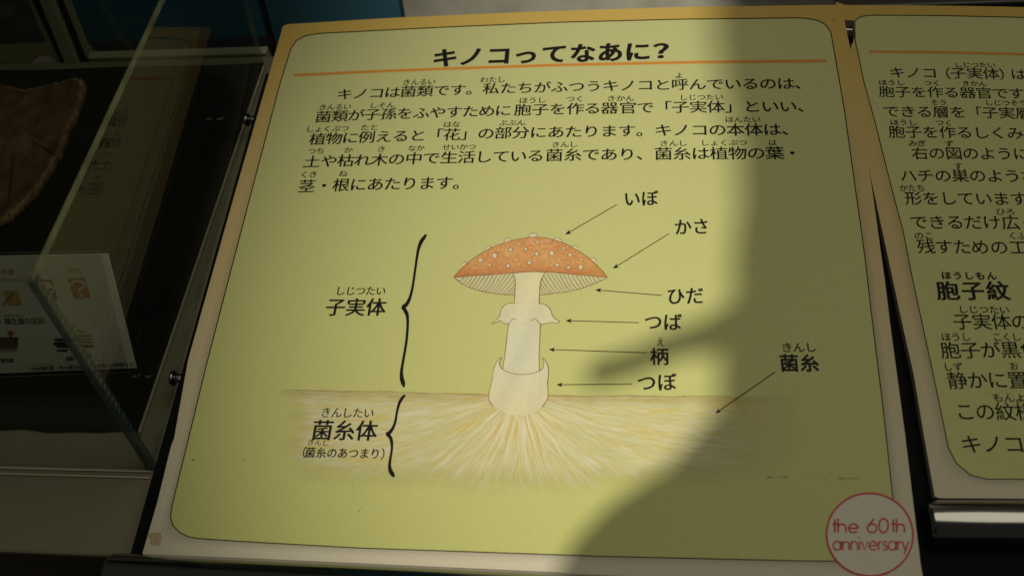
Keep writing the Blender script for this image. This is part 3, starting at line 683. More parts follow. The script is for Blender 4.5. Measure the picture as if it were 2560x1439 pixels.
# anniversary roundel, drawn with stroke letters
def roundel(plf, cx, cy, rx, ry, parent, z, text=True, w_=5.0):
    g = Flat(plf(z)); g.disc((cx, cy), rx, ry, 72, rot=.15); g.build('roundel_field', M('roundel_white', (.68, .65, .57), .5), parent)
    g = Flat(plf(z + .0003)); a_ = []
    for t in np.linspace(0, 2 * math.pi, 97):
        x, y = rx * math.cos(t), ry * math.sin(t); a_.append((cx + x * math.cos(.15) - y * math.sin(.15), cy + x * math.sin(.15) + y * math.cos(.15)))
    g.ribbon(a_, w_); g.build('roundel_ring', m_red, parent)
    if text:
        g = Flat(plf(z + .0003)); sx = rx / 106.6
        def arc(c, r, a0, a1, n=16, ex=1.0): return [(c[0] + r * ex * math.cos(math.radians(t)), c[1] + r * math.sin(math.radians(t))) for t in np.linspace(a0, a1, n)]
        L = {  # strokes in units of x-height 1, y up
            't': ([[(.25, 1.55), (.25, 0)], [(0, 1), (.5, 1)]], .6), 'h': ([[(0, 1.6), (0, 0)], arc((.42, .55), .42, 180, 0) + [(.84, 0)]], 1.15),
            'e': ([[(0, .5), (1, .5)] + arc((.5, .5), .5, 0, 320)], 1.25), '6': ([arc((.5, .5), .5, 0, 360, 24), [(.08, .75), (.75, 1.6)]], 1.25),
            '0': ([arc((.5, .8), .8, 0, 360, 28, .62)], 1.3), 'a': ([arc((.5, .5), .5, 0, 360, 24), [(1, 1), (1, 0)]], 1.25),
            'n': ([[(0, 1), (0, 0)], arc((.42, .55), .42, 180, 0) + [(.84, 0)]], 1.12), 'i': ([[(0, 1), (0, 0)], [(0, 1.34), (0, 1.5)]], .28),
            'v': ([[(0, 1), (.4, 0), (.8, 1)]], 1.0), 'r': ([[(0, 1), (0, 0)], arc((.35, .6), .35, 180, 70)], .58),
            's': ([arc((.3, .74), .24, 20, 250) + arc((.3, .25), .25, 70, -160)], .72), 'y': ([[(0, 1), (.42, 0)], [(.85, 1), (.25, -.5)]], .95), ' ': ([], .75)}
        def word(s_, x0, x1, yb, xh, wd):
            tot = sum(L[c][1] for c in s_) - .2; k = (x1 - x0) / tot; x = x0
            for c in s_:
                for st in L[c][0]: g.ribbon([(x + p[0] * k, yb - p[1] * xh) for p in st], wd)
                x += L[c][1] * k
        word('the 60th', cx - 92 * sx, cx + 88 * sx, cy - 5 * sx, 21.5 * sx, 4.6 * sx); word('anniversary', cx - 90 * sx, cx + 94 * sx, cy + 38 * sx, 21.5 * sx, 3.9 * sx)
        g.build('roundel_text', m_red, parent)
roundel(pl, 2174.5, 1335, 108, 103, mb, Z3)

# wear on the main board
m_stain = MV('wear_stain', .55, alpha=True)
g = Flat(pl(Z3))
def soft(fl, cx, cy, rx, ry, col, al, n=26):
    n0 = len(fl.v); fl.v.append(fl.pl(cx, cy)); fl.c.append((*col, al))
    for ring, a_ in ((.62, al), (1, 0)):
        for k in range(n):
            t = 2 * math.pi * k / n; j = 1 + .13 * math.sin(3 * t + cx) + .09 * math.sin(7 * t + cy)
            fl.v.append(fl.pl(cx + rx * ring * j * math.cos(t), cy + ry * ring * j * math.sin(t))); fl.c.append((*col, a_))
    for k in range(n):
        b = (k + 1) % n; fl.f.append([n0, n0 + 1 + k, n0 + 1 + b]); fl.f.append([n0 + 1 + k, n0 + 1 + n + k, n0 + 1 + n + b, n0 + 1 + b])
g.poly([(371, 1333), (383, 1329), (402, 1330), (405, 1340), (401, 1352), (403, 1360), (388, 1363), (374, 1357), (377, 1348), (370, 1342)], (.55, .42, .20, .5)); g.poly([(380, 1338), (398, 1336), (399, 1355), (384, 1359)][::1], (.5, .37, .16, .0))
g.build('tape_residue', m_stain, mb, True)
g = Flat(pl(Z3))
for k in range(34):
    x = random.choice([random.uniform(1918, 1968), random.uniform(2028, 2150)]); soft(g, x, 1192 + (x - 1930) * .008 + random.gauss(0, 2), random.uniform(2, 8), random.uniform(.8, 1.7), (.16, .14, .06), random.uniform(.15, .4), 10)
for x, y, r in ((483, 1149, 4), (612, 1149, 2), (898, 1275, 2.6), (775, 571, 1.8), (700, 807, 1.6), (724, 908, 1.6), (656, 446, 2), (1112, 1075, 1.5), (2008, 540, 1.5), (1320, 1330, 2), (2086, 50, 3), (1710, 989, 2)):
    soft(g, x, y, r * 1.2, r * .75, (.16, .14, .06), .5, 10)
for k in range(60): soft(g, random.uniform(520, 2120), random.uniform(200, 1320), random.uniform(.8, 1.8), random.uniform(.7, 1.4), (.2, .18, .08), random.uniform(.1, .35), 8)
g.build('smudges', m_stain, mb, True)['kind'] = 'stuff'
g = Flat(pl(Z3))
for sc_ in (([(902, 1280), (912, 1272), (921, 1266), (928, 1262)], 2.2, (.8, .78, .66, .55)), ([(1541, 918), (1544, 940), (1545, 956)], 2.0, (.82, .8, .6, .55)), ([(880, 1200), (884, 1222)], 1, (.3, .28, .12, .4)), ([(655, 470), (668, 452), (682, 440)], 1.1, (.75, .72, .5, .4))):
    g = Flat(pl(Z3)); g.ribbon(*sc_); g.build('scratch', m_stain, mb, True)

# right board (slightly lower, its left edge tucked under the main board at the top)
ZR = -.018
rb = empty('information_board', 'yellow information board at the right edge with the heading about spore prints', 'information board', (1.2, 0.3, ZR), 'yellow information boards on the tray')
router = [
    [(2337, 1240), (2312, 1100), (2284, 933), (2256, 810), (2226, 670), (2199, 545), (2179, 453), (2158, 340), (2140, 235), (2126, 125)],
    [(2126, 125), (2130, 110), (2136, 102), (2136.5, 95)], [(2136.5, 95), (2136, 78), (2135.5, 62), (2135, 52)], [(2135, 52), (2122, 51), (2112, 50), (2104, 50)],
    [(2104, 50), (2100, 35), (2096, 22), (2088, 4)], [(2088, 4), (2100, 9), (2106, 13), (2300, 14), (2500, 17), (2760, 24)],
    [(2760, 24), (2830, 500), (2900, 900), (2960, 1245)], [(2960, 1245), (2750, 1247), (2500, 1245), (2345, 1244), (2337, 1240)]]
rinner = [
    [(2371, 1118), (2340, 968), (2304, 800), (2280, 690), (2258, 577), (2240, 512), (2221.5, 440), (2190, 315), (2160, 205), (2142, 120)],
    [(2142, 120), (2140, 112), (2138.6, 105), (2138, 98)], [(2138, 98), (2137.5, 80), (2137.2, 66), (2137, 54)], [(2137, 54), (2141, 49), (2146, 45), (2152, 42.6)],
    [(2152, 42.6), (2160, 40.5), (2170, 39), (2181, 38.4)], [(2181, 38.4), (2350, 39.2), (2560, 44), (2720, 49)],
    [(2720, 49), (2780, 500), (2840, 900), (2890, 1196)], [(2890, 1196), (2700, 1197), (2466, 1196.5), (2426, 1186), (2391, 1157), (2371, 1118)]]
board_core(router, .016, rb, ZR - .0002)
_, I = ring_print('printed_border', router, rinner, ZR + Z1, rb)
panel_print('printed_panel', I, ZR + Z1, rb)
L = Flat(pl(ZR + Z2)); L.ribbon(I + [I[0], I[1]], 2.3); L.build('border_line', m_ink_fine, rb)
L = Flat(pl(ZR + Z2)); L.ribbon([(2172, 129), (2360, 131), (2560, 136), (2700, 140)], 5.6); L.build('orange_rule', m_orange, rb)
T = Text(pl(ZR + Z3), ((-.005, 0), (.005, 0)))
for t, A, h in (('キノコ', [(0, 2243, 181), (2, 2324, 182)], 30), ('子実体', [(0, 2395.7, 182.5), (2, 2478, 184)], 30), ('は', [(0, 2546, 185.5)], 30),
                ('胞子を作る器官です', [(0, 2216.7, 229), (3, 2338, 230), (8, 2541, 233.4)], 30), ('できる層を', [(0, 2228, 278), (3, 2352.5, 279.5), (4, 2395, 280)], 31.5), ('「', [(0, 2436, 281)], 31), ('子実層', [(0, 2475.6, 281.3), (2, 2559, 283)], 31.5),
                ('胞子を作るしくみ', [(0, 2242, 329.3), (3, 2368.5, 330), (7, 2538, 332.5)], 33), ('右の図のように', [(0, 2299.8, 382.5), (2, 2384.5, 382.7), (6, 2553, 384)], 34), ('ハチの巣のような', [(0, 2271, 438.5), (3, 2400.5, 438.5), (6, 2531, 439.5)], 35),
                ('形をしています', [(0, 2283.5, 495), (3, 2415, 495.5), (6, 2547, 496.5)], 36.5), ('できるだけ広く', [(0, 2296.8, 554.5), (3, 2432.8, 555), (5, 2526.5, 556)], 38), ('残すための工', [(0, 2315.2, 615.5), (3, 2450, 616.8), (5, 2546, 617.5)], 39),
                ('子実体の', [(0, 2406.4, 803), (3, 2551, 803)], 43), ('胞子が黒色', [(0, 2376, 874.4), (3, 2526, 873.4)], 45), ('静かに置', [(0, 2393, 949.5), (3, 2544, 948.8)], 47), ('この紋様', [(0, 2413, 1027.4), (3, 2563, 1027.4)], 48), ('キノコ', [(0, 2428.6, 1108.6), (2, 2535, 1108.6)], 50)):
    T.line(t, A if len(A) > 1 else [(0, A[0][1], A[0][2]), (1, A[0][1] + 40, A[0][2] + .5)], h)
T.line('（', [(0, 2357, 183), (1, 2397, 184)], 30); T.line('）', [(0, 2517.5, 185.5), (1, 2557, 186)], 30)
T.build('paragraph_text', m_ink_fine, rb)
T = Text(pl(ZR + Z3), ((-.01, 0), (.01, 0)))
def R2(txt, x0, y0, x1=None, y1=None, h=15): R(txt, x0, y0, x1, y1, h, T)
R2('しじつたい', 2395.7, 162, 2478.8, 163); R2('ほうし', 2207, 205.8, 2251.8, 206.2); R2('つく', 2319, 207, 2341, 207.5); R2('きかん', 2414.9, 208.5, 2456.4, 209.4)
R2('そう', 2336.5, 255.8, 2357.3, 255.8, 15.5); R2('しじつそう', 2472.4, 256.7, 2557, 257.6, 15.5); R2('ほうし', 2235.8, 305.3, 2282, 306, 16); R2('つく', 2349, 306.3, 2371.7, 307, 16)
R2('みぎ', 2282, 358, 2304.6, 358, 17); R2('ず', 2373, 358.7, h=17); R2('す', 2395.7, 414.7, h=18); R2('かたち', 2258.5, 469.6, 2302, 469.6, 19); R2('ひろ', 2501.4, 528.5, 2526.5, 529, 19)
R2('のこ', 2297.5, 588.4, 2323, 588.7, 20); R2('くふ', 2531.8, 589, 2554, 589, 20); R2('しじつたい', 2407.7, 772.5, 2510.7, 773.5, 22); R2('ほうし', 2365, 841, 2415, 841, 23); R2('こくし', 2493, 841.3, 2541, 841.3, 23)
R2('しず', 2370, 915.5, 2395, 915.5, 23); R2('お', 2535, 914, h=23); R2('もんよ', 2495, 993.2, 2550.7, 994, 24)
T.build('reading_aid_text', m_ink_fine, rb)
T = Text(pl(ZR + Z3), BOLD); T.line('ほうしもん', [(0, 2365.4, 687.7), (4, 2479, 689)], 21, off=.01, wx=.9); T.line('胞子紋', [(0, 2369.4, 725.5), (2, 2494.8, 726)], 50, off=.0, wx=.95); T.build('heading_text', m_ink, rb)
g = Flat(pl(ZR + Z4))
for k in range(16): soft(g, 2470 + k * 4.2, 983 + random.gauss(0, 4), random.uniform(3, 9), random.uniform(2, 4), (.62, .57, .34) if k % 3 else (.5, .36, .14), .16, 12)
g.build('scuff_mark', m_stain, rb, True)
for o in COL.objects:
    if o.name.startswith(('tape_residue', 'smudges')) and o.type == 'MESH': pass

# ------------------------------------------------------------------ clear acrylic case
XW = -.0943; YB = 1.0185; TH = .011
f0 = np.array([XW, .1433, ZT]); f1 = PX(88, 705, XW); t1 = PX(414, 0, XW)
sl = (t1[2] - f1[2]) / (t1[1] - f1[1]); bdir = (PX(620, 0, XW) - np.array([XW, YB, ZT])); bdir = bdir / bdir[2]
k_ = (f1[2] + sl * (YB - f1[1]) - ZT) / (1 - sl * bdir[1]); b1 = np.array([XW, YB, ZT]) + bdir * k_; b1[0] = XW
b0 = np.array([XW, YB, ZT]); XL = -1.30
cs = empty('display_case', 'clear acrylic display case standing on the table left of the main yellow board', 'display case', (-.7, .58, ZT))
def pane(name, q, n, label=None, edge=m_edge):
    q = [np.array(p, float) for p in q]; nrm = np.array(n, float) * TH
    V = q + [p + nrm for p in q]; F = [(0, 1, 2, 3), (7, 6, 5, 4)] + [(i, i + 4, (i + 1) % 4 + 4, (i + 1) % 4) for i in range(4)]
    o = mesh_obj(name, V, F, None, cs, mats=[m_glass, edge], midx=[0, 0, 1, 1, 1, 1]); return tag(o, label)
e = .0004
zl = ZT + .0005
f0 = np.array([XW, .1433, zl]); b0 = np.array([XW, YB, zl])
pane('side_pane', [f0, b0, b1, f1], (-1, 0, 0), 'right side pane with reflections of the yellow board')
L0 = np.array([XL - XW, 0, 0])
fn = np.cross([1, 0, 0], f1 - f0); fn = fn / np.linalg.norm(fn); fn = fn if fn[1] > 0 else -fn
dx = np.array([-TH - e, 0, 0])
pane('front_pane', [f0 + dx, f1 + dx, f1 + L0, f0 + L0], fn, 'front pane leaning back')
bn = np.cross([1, 0, 0], b1 - b0); bn = bn / np.linalg.norm(bn); bn = bn if bn[1] < 0 else -bn
pane('back_pane', [b0 + dx, b1 + dx, b1 + L0, b0 + L0], bn, None, m_glass2)
pane('side_pane', [f0 + L0, b0 + L0, b1 + L0, f1 + L0], (1, 0, 0))
tn = np.cross([1, 0, 0], b1 - f1); tn = tn / np.linalg.norm(tn); tn = tn if tn[2] > 0 else -tn
pane('top_pane', [f1 + tn * e, b1 + tn * e, b1 + L0 + tn * e, f1 + L0 + tn * e], tn)
# glued corner seam: teal tinted strip with small bubbles
sv = []; c = .0022
for q in (f0, f1):
    for a_, b_ in ((c, -c), (c, TH * .9), (-TH * .9, TH * .9), (-TH * .9, -c)): sv.append(q + np.array([a_, b_, 0]))
mesh_obj('corner_seam', sv, [(0, 1, 5, 4), (1, 2, 6, 5), (2, 3, 7, 6), (3, 0, 4, 7), (4, 5, 6, 7), (3, 2, 1, 0)], m_edgeb, cs)
g = Flat(lambda x, y: np.array([0, 0, 0.])); V = []; F = []
for k in range(30):
    q = f0 + (f1 - f0) * (k + .5) / 30 + np.array([c + .0004, -.001, 0]); n0 = len(V); s_ = random.uniform(.0022, .004)
    V += [q + np.array([0, -.002, 0]), q + np.array([0, .003, .0006]), q + np.array([0, .0065, s_ * 1.1]), q + np.array([0, .0062, s_ * .5]), q + np.array([0, .003, -.0006])]; F.append((n0, n0 + 1, n0 + 2, n0 + 3, n0 + 4))
mesh_obj('seam_bubbles', V, F, m_trim, cs)['kind'] = 'stuff'
for yy_ in (.1425, .1325):
    v, f = box((XL, yy_ - TH * .3 - .0022, ZT + .0004), (XW - .001, yy_ - TH * .3, ZT + .0034)); mesh_obj('edge_light_line', v, f, m_edgelight, cs)  # pale strips painting in the light caught along the front pane's base

# ------------------------------------------------------------------ brown specimen inside the case
def specimen():
    zt = ZT + .024; out = [(208.5, 200), (206, 222), (200, 247), (188, 288), (173, 317), (158, 352), (146, 385), (133, 402), (112, 440), (83, 480), (50, 517), (22, 543), (0, 557)]
    top = [(190, 191), (165, 197), (133, 203), (98, 212), (60, 218.5), (30, 213), (0, 207)]
    pr = [P(x, y, zt)[:2] for x, y in out]; pt = [P(x, y, zt)[:2] for x, y in top]
    edge = smoothpath([np.array(q) for q in pt[::-1] + pr], 5)
    lastp = edge[-1]; firstp = edge[0]
    far = [np.array(q) for q in ((lastp[0] - .12, lastp[1] - .02), (lastp[0] - .30, lastp[1] + .08), (lastp[0] - .36, (lastp[1] + firstp[1]) / 2), (lastp[0] - .28, firstp[1] - .03), (firstp[0] - .06, firstp[1] + .0))]
    loop = list(edge) + list(smoothpath([lastp] + far + [firstp], 6))[1:-1]
    loop = [p + np.array([random.gauss(0, .0013), random.gauss(0, .0013)]) for p in loop]
    c = np.mean(loop, axis=0); n = len(loop); V = []; F = []; cols = []
    rings = [(0.0, 0, 1), (.25, .002, 1), (.5, .001, 1), (.72, .002, 1), (.86, .001, 1), (.93, 0, 1), (.955, -.001, 2), (.985, -.003, 2), (1.0, -.008, 2), (.99, -.015, 2), (.975, -.0195, 2)]
    for rr, dz, kd in rings:
        for i, p in enumerate(loop):
            q = c + (p - c) * rr; a_ = 2 * math.pi * i / n
            z = zt + dz + (.0014 * math.sin(q[0] * 60 + 3) * math.sin(q[1] * 47) + random.gauss(0, .0003) if rr < .97 else random.gauss(0, .0012))
            V.append((q[0], q[1], z))
            if kd == 1:
                t = .5 + .5 * math.sin(rr * 34 + .8 * math.sin(3 * a_)); b = np.array([.135, .082, .048]) * (.75 + .5 * t)
                if rr > .8: b = b * .8
            else: b = np.array([.21, .145, .075]) * random.uniform(.5, 1.5)
            cols.append(b)
    for r in range(len(rings) - 1):
        for k in range(n): a_ = r * n + k; b = r * n + (k + 1) % n; F.append((a_, b, b + n, a_ + n))
    return V, F, cols, c, zt
V, F, cols, cc_, zs = specimen()
m_spec = MV('cut_fungus', .85, grain=.45, gscale=(90, 60, 90), spec=.2)
_b = m_spec.node_tree; _n = _b.nodes.new('ShaderNodeTexNoise'); _n.inputs['Scale'].default_value = 90; _n.inputs['Detail'].default_value = 8
_p = _b.nodes.new('ShaderNodeBump'); _p.inputs['Strength'].default_value = .8; _p.inputs['Distance'].default_value = .002
_b.links.new(_n.outputs['Fac'], _p.inputs['Height']); _b.links.new(_p.outputs['Normal'], _b.nodes['Principled BSDF'].inputs['Normal'])
sp_ = empty('fungus_specimen', 'flat brown slab of dried bracket fungus with a rough rim lying on black cloth', 'specimen', (cc_[0], cc_[1], ZT + .005))
mesh_obj('body', V, F, m_spec, sp_, cols=cols, smooth=True)
g = Flat(pl(zs + .0022)); cr = M('dark_crack', (.03, .018, .01), .9)
g.ribbon(smoothpath([(52, 312), (70, 328), (88, 338), (112, 350), (146, 362)], 5), [1.2, 2.2, 3, 3.4, 3, 2.6, 2.2, 1.8, 1.6] * 3, jit=.3)
g.ribbon(smoothpath([(88, 338), (80, 352), (84, 372)], 4), 1.6, jit=.4); g.ribbon(smoothpath([(155, 215), (150, 262), (120, 315), (110, 340)], 5), 1.1, jit=.4)
g.ribbon(smoothpath([(60, 240), (30, 262), (0, 290)], 5), 1.2, jit=.4); flat = mesh_obj('cracks', g.v, g.f, cr, sp_)

# ------------------------------------------------------------------ white label card leaning on an acrylic stand
Ab = P(342, 919, ZT + .006); Bt = PX(270, 634, Ab[0]); Al = P(0, 931, ZT + .006)
up = (Bt - Ab); rt = np.array([Ab[0] - Al[0], Ab[1] - Al[1], 0]); rt = rt / np.linalg.norm(rt); nc = np.cross(rt, up); nc /= np.linalg.norm(nc); nc = nc if nc[2] > 0 else -nc
hgt = np.linalg.norm(up)
def CP(x, y, d=0.0): return PP(x, y, Ab + nc * d, nc)
H_ = lambda x, y: (x * .22236, 620 + y * .2222)
tl = CP(-210, 644); bl = CP(-238, 942)
cd = empty('label_card', 'white printed card with red question mark square and small mushroom pictures in the case', 'card', Ab)
slab('card_sheet', [Ab, CP(270, 634), tl, bl], -nc * .0012, m_paper, cd)
T = Text(lambda x, y: CP(x, y, .0006))
R('ふせいきん', *H_(60, 757), *H_(235, 755), h=8, tt=T)
T.line('・腐生菌の区別', [(0, 1, 804), (1, *H_(85, 822)), (6, *H_(465, 815))], 17, off=.004)
T.line('菌根菌', [(0, *H_(30, 1262)), (2, *H_(130, 1260))], 12, off=.006); T.line('腐朽菌', [(0, *H_(785, 1242)), (2, *H_(980, 1205))], 12, off=.006)
T.line('（木材腐朽菌・落ち葉分解菌・草本類の分解菌など）', [(0, 72, 922), (10, 188, 917.5), (23, 340, 909)], 11, off=.006)
R('もくざいふきゅうきん', *H_(330, 1314), *H_(595, 1308), h=5, tt=T); R('ぶんかい', *H_(785, 1305), *H_(850, 1303), h=5, tt=T); R('そうほんるい', *H_(1040, 1262), *H_(1195, 1257), h=5, tt=T)
T.build('card_text', m_ink_fine, cd)
T = Text(lambda x, y: CP(x, y, .0006)); T.line('不明', [(0, 174.8, 678.5), (1, 193, 678)], 19); T.line('不食', [(0, 9, 679), (1, 27, 678.5)], 17); T.line('毒', [(0, 88, 678)], 18, pitch=18); T.build('card_heading_text', m_cardor, cd)
def cardpoly(name, lst, mat, d=.0006):
    g = Flat(lambda x, y: CP(x, y, d))
    for p in lst: g.poly(p)
    return g.build(name, mat, cd)
cardpoly('question_square', [[H_(763, 345), H_(948, 330), H_(1020, 558), H_(830, 570)]], m_cardred)
g = Flat(lambda x, y: CP(x, y, .0012)); g.ribbon(smoothpath([H_(810, 425), H_(812, 392), H_(850, 372), H_(905, 372), H_(938, 395), H_(945, 428), H_(915, 452), H_(892, 465), H_(900, 505)], 5), 5.2); g.disc(H_(911, 535), 4, 3.6); g.build('question_mark', m_paper, cd)
cardpoly('skull_square', [[H_(400, 358), H_(583, 350), H_(650, 580), H_(462, 588)]], m_cardred)
g = Flat(lambda x, y: CP(x, y, .0012)); g.poly(smoothpath([H_(440, 420), H_(455, 385), H_(510, 378), H_(570, 400), H_(602, 450), H_(606, 495), H_(585, 515), H_(600, 570), H_(545, 575), H_(525, 530), H_(480, 520), H_(450, 480)], 4, closed=True)); g.build('skull_mark', m_paper, cd)
g = Flat(lambda x, y: CP(x, y, .0018)); g.disc(H_(500, 478), 4.4, 4.2); g.disc(H_(567, 466), 5.6, 4.6); g.poly([H_(545, 505), H_(552, 525), H_(536, 522)])
for k in range(3): g.ribbon([H_(552 + k * 14, 548), H_(556 + k * 14, 568)], .9)
g.build('skull_sockets', m_cardred, cd)
cardpoly('fork_square', [[H_(30, 482), H_(200, 474), H_(250, 635), H_(92, 642)]], m_cardye)
g = Flat(lambda x, y: CP(x, y, .0012))
for k in range(3): g.ribbon([H_(110 + k * 26, 500), H_(128 + k * 26, 560)], 1.6)
g.ribbon([H_(150, 560), H_(172, 625)], 2); g.build('fork_mark', m_paper, cd)
g = Flat(lambda x, y: CP(x, y, .0018)); g.ribbon([H_(22, 645), H_(150, 500)], 2.6); g.ribbon([H_(215, 362), H_(242, 332)], 3); g.build('red_slash', m_cardred, cd)
cardpoly('yellow_bar', [[H_(0, 345), H_(170, 335), H_(180, 360), H_(0, 368)]], m_cardye)
m_pic = MV('card_pictures', .7, alpha=True, grain=.5, gscale=(900, 900, 900)); g = Flat(lambda x, y: CP(x, y, .0006))
grid = [(x, y) for y in np.linspace(1000, 1172, 12) for x in np.linspace(-60, 208, 20)]
n0 = len(g.v)
for x, y in grid: g.v.append(CP(*H_(x, y), .0006)); t = (y - 1000) / 172; g.c.append((.12 + .1 * t, .09 + .08 * t, .05 + .05 * t, max(0, min(1, 1.25 - t * t * 1.1 - (.5 if x > 190 else 0)))))
g.f += [[n0 + j * 20 + i, n0 + j * 20 + i + 1, n0 + (j + 1) * 20 + i + 1, n0 + (j + 1) * 20 + i] for j in range(11) for i in range(19)]
for y, x0, x1, hh, c_ in ((985, 850, 1025, 14, (.16, .15, .09, 1)), (1030, 620, 900, 30, (.05, .05, .03, 1)), (1020, 870, 1035, 14, (.40, .33, .10, 1)), (1055, 860, 1048, 18, (.34, .30, .12, 1)), (1105, 640, 1050, 30, (.08, .08, .05, 1)), (1075, 610, 740, 34, (.04, .04, .025, 1)), (1150, 640, 760, 20, (.04, .04, .03, 1)), (1098, 900, 1050, 20, (.22, .22, .15, 1))):
    g.poly([H_(x0 + random.uniform(-6, 6) , y - hh / 2), H_((x0 + x1) / 2, y - hh * .62), H_(x1, y - hh / 2), H_(x1 + 8, y), H_(x1, y + hh / 2), H_((x0 + x1) / 2, y + hh * .55), H_(x0, y + hh / 2), H_(x0 - 10, y)], c_)
g.build('habitat_pictures', m_pic, cd, True)
g = Flat(lambda x, y: CP(x, y, .0012))
g.poly(smoothpath([H_(80, 962), H_(92, 936), H_(118, 928), H_(145, 938), H_(157, 960), H_(118, 972)], 4, closed=True)); g.poly([H_(108, 965), H_(130, 965), H_(134, 1002), H_(106, 1002)]); g.build('red_mushroom_picture', m_cardred, cd)
g = Flat(lambda x, y: CP(x, y, .0012))
for cx, cy, r in ((818, 876, 62), (900, 932, 62)):
    g.poly([H_(cx - r, cy + 12), H_(cx - r * .3, cy - 14), H_(cx + 8, cy - 17), H_(cx + r, cy + 4), H_(cx + 5, cy + 8)]); g.ribbon([H_(cx - 5, cy), H_(cx + 14, cy + 95)], 2.6)
g.build('yellow_mushroom_picture', m_cardye, cd)
# the clear stand that carries it
st = empty('card_stand', 'small clear acrylic stand holding the white card in the case', 'stand', Ab - [.2, 0, 0])
def stpane(name, q, n, th):
    q = [np.array(p) for p in q]; V = q + [p + np.array(n) * th for p in q]; F = [tuple(range(len(q))), tuple(range(2 * len(q) - 1, len(q) - 1, -1))] + [(i, i + len(q), (i + 1) % len(q) + len(q), (i + 1) % len(q)) for i in range(len(q))]
    mesh_obj(name, V, F, None, st, mats=[m_glass2, m_edge], midx=[0, 0] + [1] * len(q))
d = .004
stpane('front_plate', [CP(322, 928, d), CP(250, 627, d), CP(-200, 634, d), CP(-230, 950, d)], nc, .0028)
fz = ZT + .0075
q = [P(x, y, fz) for x, y in ((150, 812), (338, 805), (350, 807), (357, 813), (356, 822), (330, 905), (150, 905))]
stpane('foot_plate', q, (0, 0, 1), .0025)

# ------------------------------------------------------------------ framed photo board behind the case, far left
def QP(x, y, d=.02): return PP(x, y, B0 + NB * (.0 + d), NB)
ph = empty('photo_board', 'dim upright board with a dark photograph and a red roundel behind the case', 'photo board', QP(60, 180))
slab('board_sheet', [QP(158, 178), QP(75, 0) + (QP(75, 0) - QP(158, 178)) * .6, QP(-420, 0) + UP * .15, QP(-330, 200)], -NB * .006, M('dull_yellow_print', (.33, .33, .17), .6, noise=(9, .6, (.26, .28, .14))), ph)
g = Flat(lambda x, y: QP(x, y, .021)); g.poly([(115, 105), (60, -20), (-400, -10), (-300, 122)]); g.build('dark_photograph', M('dark_photo_print', (.04, .045, .03), .6, noise=(18, 1, (.10, .12, .08))), ph)
g = Flat(lambda x, y: QP(x, y, .022)); g.poly(smoothpath([(0, 15), (25, 14), (36, 30), (30, 42), (5, 44), (-20, 30)], 4, closed=True)); g.poly(smoothpath([(62, 4), (70, 0), (76, 6), (70, 12)], 3, closed=True)); g.build('pale_fungus_in_photograph', M('photo_grey', (.16, .17, .13), .7, noise=(30, 1, (.08, .09, .06))), ph)
roundel(lambda z: (lambda x, y: QP(x, y, .021 + (z - Z3) * 2)), 112, 175, 38, 37, ph, Z3, w_=2.0)
q0_, q1_ = QP(168, 172, .03), QP(98, 0, .03); qd = np.array([.022, 0, 0])
tag(slab('board_side_rail', [q0_ , q0_ + qd, q1_ + qd + (q1_ - q0_) * .5, q1_ + (q1_ - q0_) * .5], -NB * .02, m_trim), 'pale upright rail at the right side of the dim photo board', 'rail')

# ------------------------------------------------------------------ the photographer, whose shadow falls on the boards (stands behind the camera)
def sh(px, py, y=None, z=None):                            # point on the ray lamp -> shadow point of the board, at depth y
    q = P(px, py); t = (y - LAMP[1]) / (q[1] - LAMP[1]) if y is not None else (z - LAMP[2]) / (q[2] - LAMP[2]); return LAMP + (q - LAMP) * t
person = empty('person', 'person in a dark jacket standing behind the camera with one hand raised', 'person', (.6, -1.1, -2.2))
Yp = -1.02
sil = [(1772, -70), (1775, 0), (1782, 100), (1800, 230), (1828, 350), (1838, 450), (1836, 560), (1826, 660), (1814, 780), (1802, 880), (1788, 980), (1762, 1060), (1722, 1120), (1640, 1180), (1545, 1260), (1465, 1330), (1420, 1400), (1385, 1480), (1360, 1540)]
n = 36; V = []; F = []
def px_of(Xs):
    Y = (np.asarray(Xs) - CAMP) @ RM.T; return np.stack([1280 + FPX * Y[:, 0] / -Y[:, 2], 719.5 - FPX * Y[:, 1] / -Y[:, 2]], 1)
wd = np.interp(np.linspace(0, 1, len(sil)), [0, .15, .35, .6, 1], [.16, .21, .23, .26, .32]); shift = np.zeros(len(sil))
def make_rows():
    rg = [sh(px + d_, py, Yp) for (px, py), d_ in zip(sil, shift)]
    rows = [(rg[0][0] + .18, rg[0][2] + .10, .03, .03), (rg[0][0] + .15, rg[0][2] + .07, .10, .08)]
    for q, ww in zip(rg, wd): rows.append((q[0] + ww, q[2], ww, min(ww, .17)))
    return rows
TT = np.linspace(0, 2 * math.pi, 73)
for it in range(40):
    r_ = np.array(make_rows()); kk = np.linspace(0, len(r_) - 1, 170); rr_ = np.stack([np.interp(kk, np.arange(len(r_)), r_[:, c_]) for c_ in range(4)], 1)
    Q = np.array([(cx + a_ * math.cos(t), Yp + b_ * math.sin(t), cz) for cx, cz, a_, b_ in rr_ for t in TT])
    Q = LAMP + (Q - LAMP) * (LAMP[2] / (LAMP[2] - Q[:, 2]))[:, None]; q2 = px_of(Q); dl = np.zeros(len(sil))
    for k, (px, py) in enumerate(sil):
        m_ = np.abs(q2[:, 1] - py) < 18
        if m_.any(): dl[k] = px - q2[m_, 0].min()
    dl = np.convolve(np.r_[dl[0], dl, dl[-1]], [.1, .8, .1], 'valid'); shift = np.clip(shift + dl * .5, -60, 160)
print('SIL', np.round(dl, 0))
rows = make_rows()
lx, lz, lw, _ = rows[-1]
for zz, ww in ((lz - .35, .34), (lz - .8, .33), (lz - 1.1, .32)): rows.append((lx + .10, zz, ww, .2))
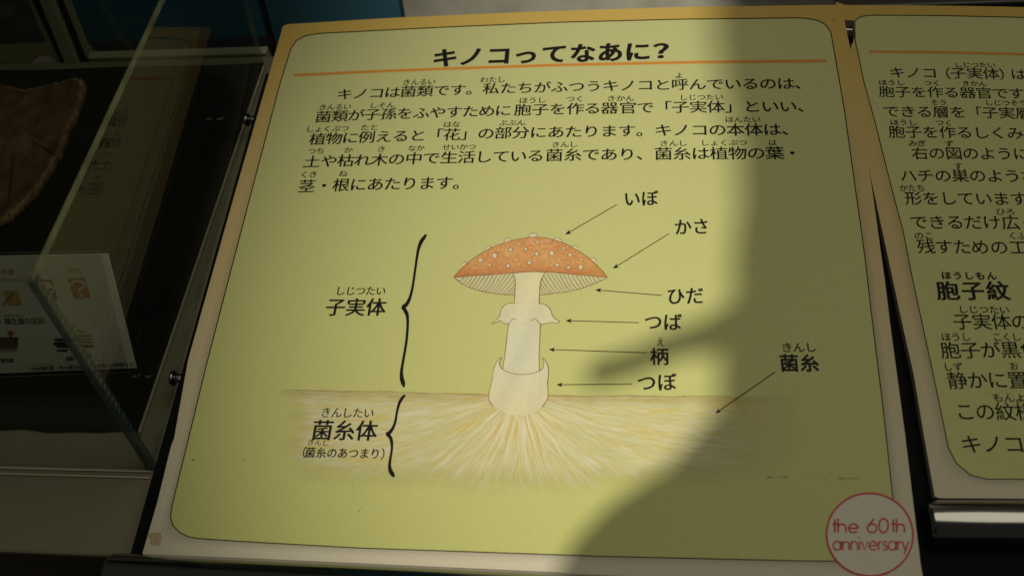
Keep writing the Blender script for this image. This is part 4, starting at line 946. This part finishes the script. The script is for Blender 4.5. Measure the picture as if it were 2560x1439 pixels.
for cx, cz, a_, b_ in rows:
    for k in range(n): t = 2 * math.pi * k / n; V.append((cx + a_ * math.cos(t), Yp + b_ * math.sin(t), cz))
for r in range(len(rows) - 1):
    for k in range(n): a_ = r * n + k; b = r * n + (k + 1) % n; F.append((a_, b, b + n, a_ + n))
F.append(tuple(range(n))); F.append(tuple(range(len(rows) * n - 1, (len(rows) - 1) * n - 1, -1)))
mesh_obj('torso', V, F, m_jacket, person, smooth=True)
foot = W((lx, Yp, lz - 1.0))
for s_ in (-1, 1):
    V = []; F = []; 
    for zz, rr, oy in ((foot[2] + .05, .10, 0), (.5, .075, 0), (.12, .055, 0), (.06, .06, .03), (0.0, .062, .04)):
        for k in range(16): t = 2 * math.pi * k / 16; V.append((foot[0] + s_ * .11 + rr * math.cos(t), foot[1] + oy + rr * (1 + (oy > 0) * .9) * math.sin(t), zz))
    for r in range(4):
        for k in range(16): a_ = r * 16 + k; b = r * 16 + (k + 1) % 16; F.append((a_, b, b + 16, a_ + 16))
    F.append(tuple(range(64, 80))); mesh_obj('leg', V, F, m_jacket, person, smooth=True, world=True)
def limb(pts, rad, name, mat):
    V = []; F = []; n = 14; p = [np.array(q, float) for q in pts]
    for i, q in enumerate(p):
        t = p[min(i + 1, len(p) - 1)] - p[max(i - 1, 0)]; t /= np.linalg.norm(t); u = np.cross(t, [0, 0, 1.]); u /= np.linalg.norm(u); w2 = np.cross(t, u)
        for k in range(n): a_ = 2 * math.pi * k / n; V.append(q + (u * math.cos(a_) + w2 * math.sin(a_)) * rad[i])
    for i in range(len(p) - 1):
        for k in range(n): a_ = i * n + k; b = i * n + (k + 1) % n; F.append((a_, b, b + n, a_ + n))
    F += [tuple(range(n)), tuple(range(len(p) * n - 1, len(p) * n - n - 1, -1))]
    return mesh_obj(name, V, F, mat, person, smooth=True)
Yh = -.90
limb([sh(1466, 940, Yh), sh(1490, 934, Yh), sh(1600, 900, Yh), sh(1695, 856, Yh), sh(1790, 826, Yh), sh(1960, 800, Yh - .1)], [.007, .0105, .0108, .0115, .014, .03], 'finger', m_skin)
limb([sh(1690, 874, Yh - .02), sh(1760, 858, Yh - .02), sh(1840, 842, Yh - .03), sh(1930, 830, Yh - .08)], [.004, .010, .012, .014], 'finger', m_skin)
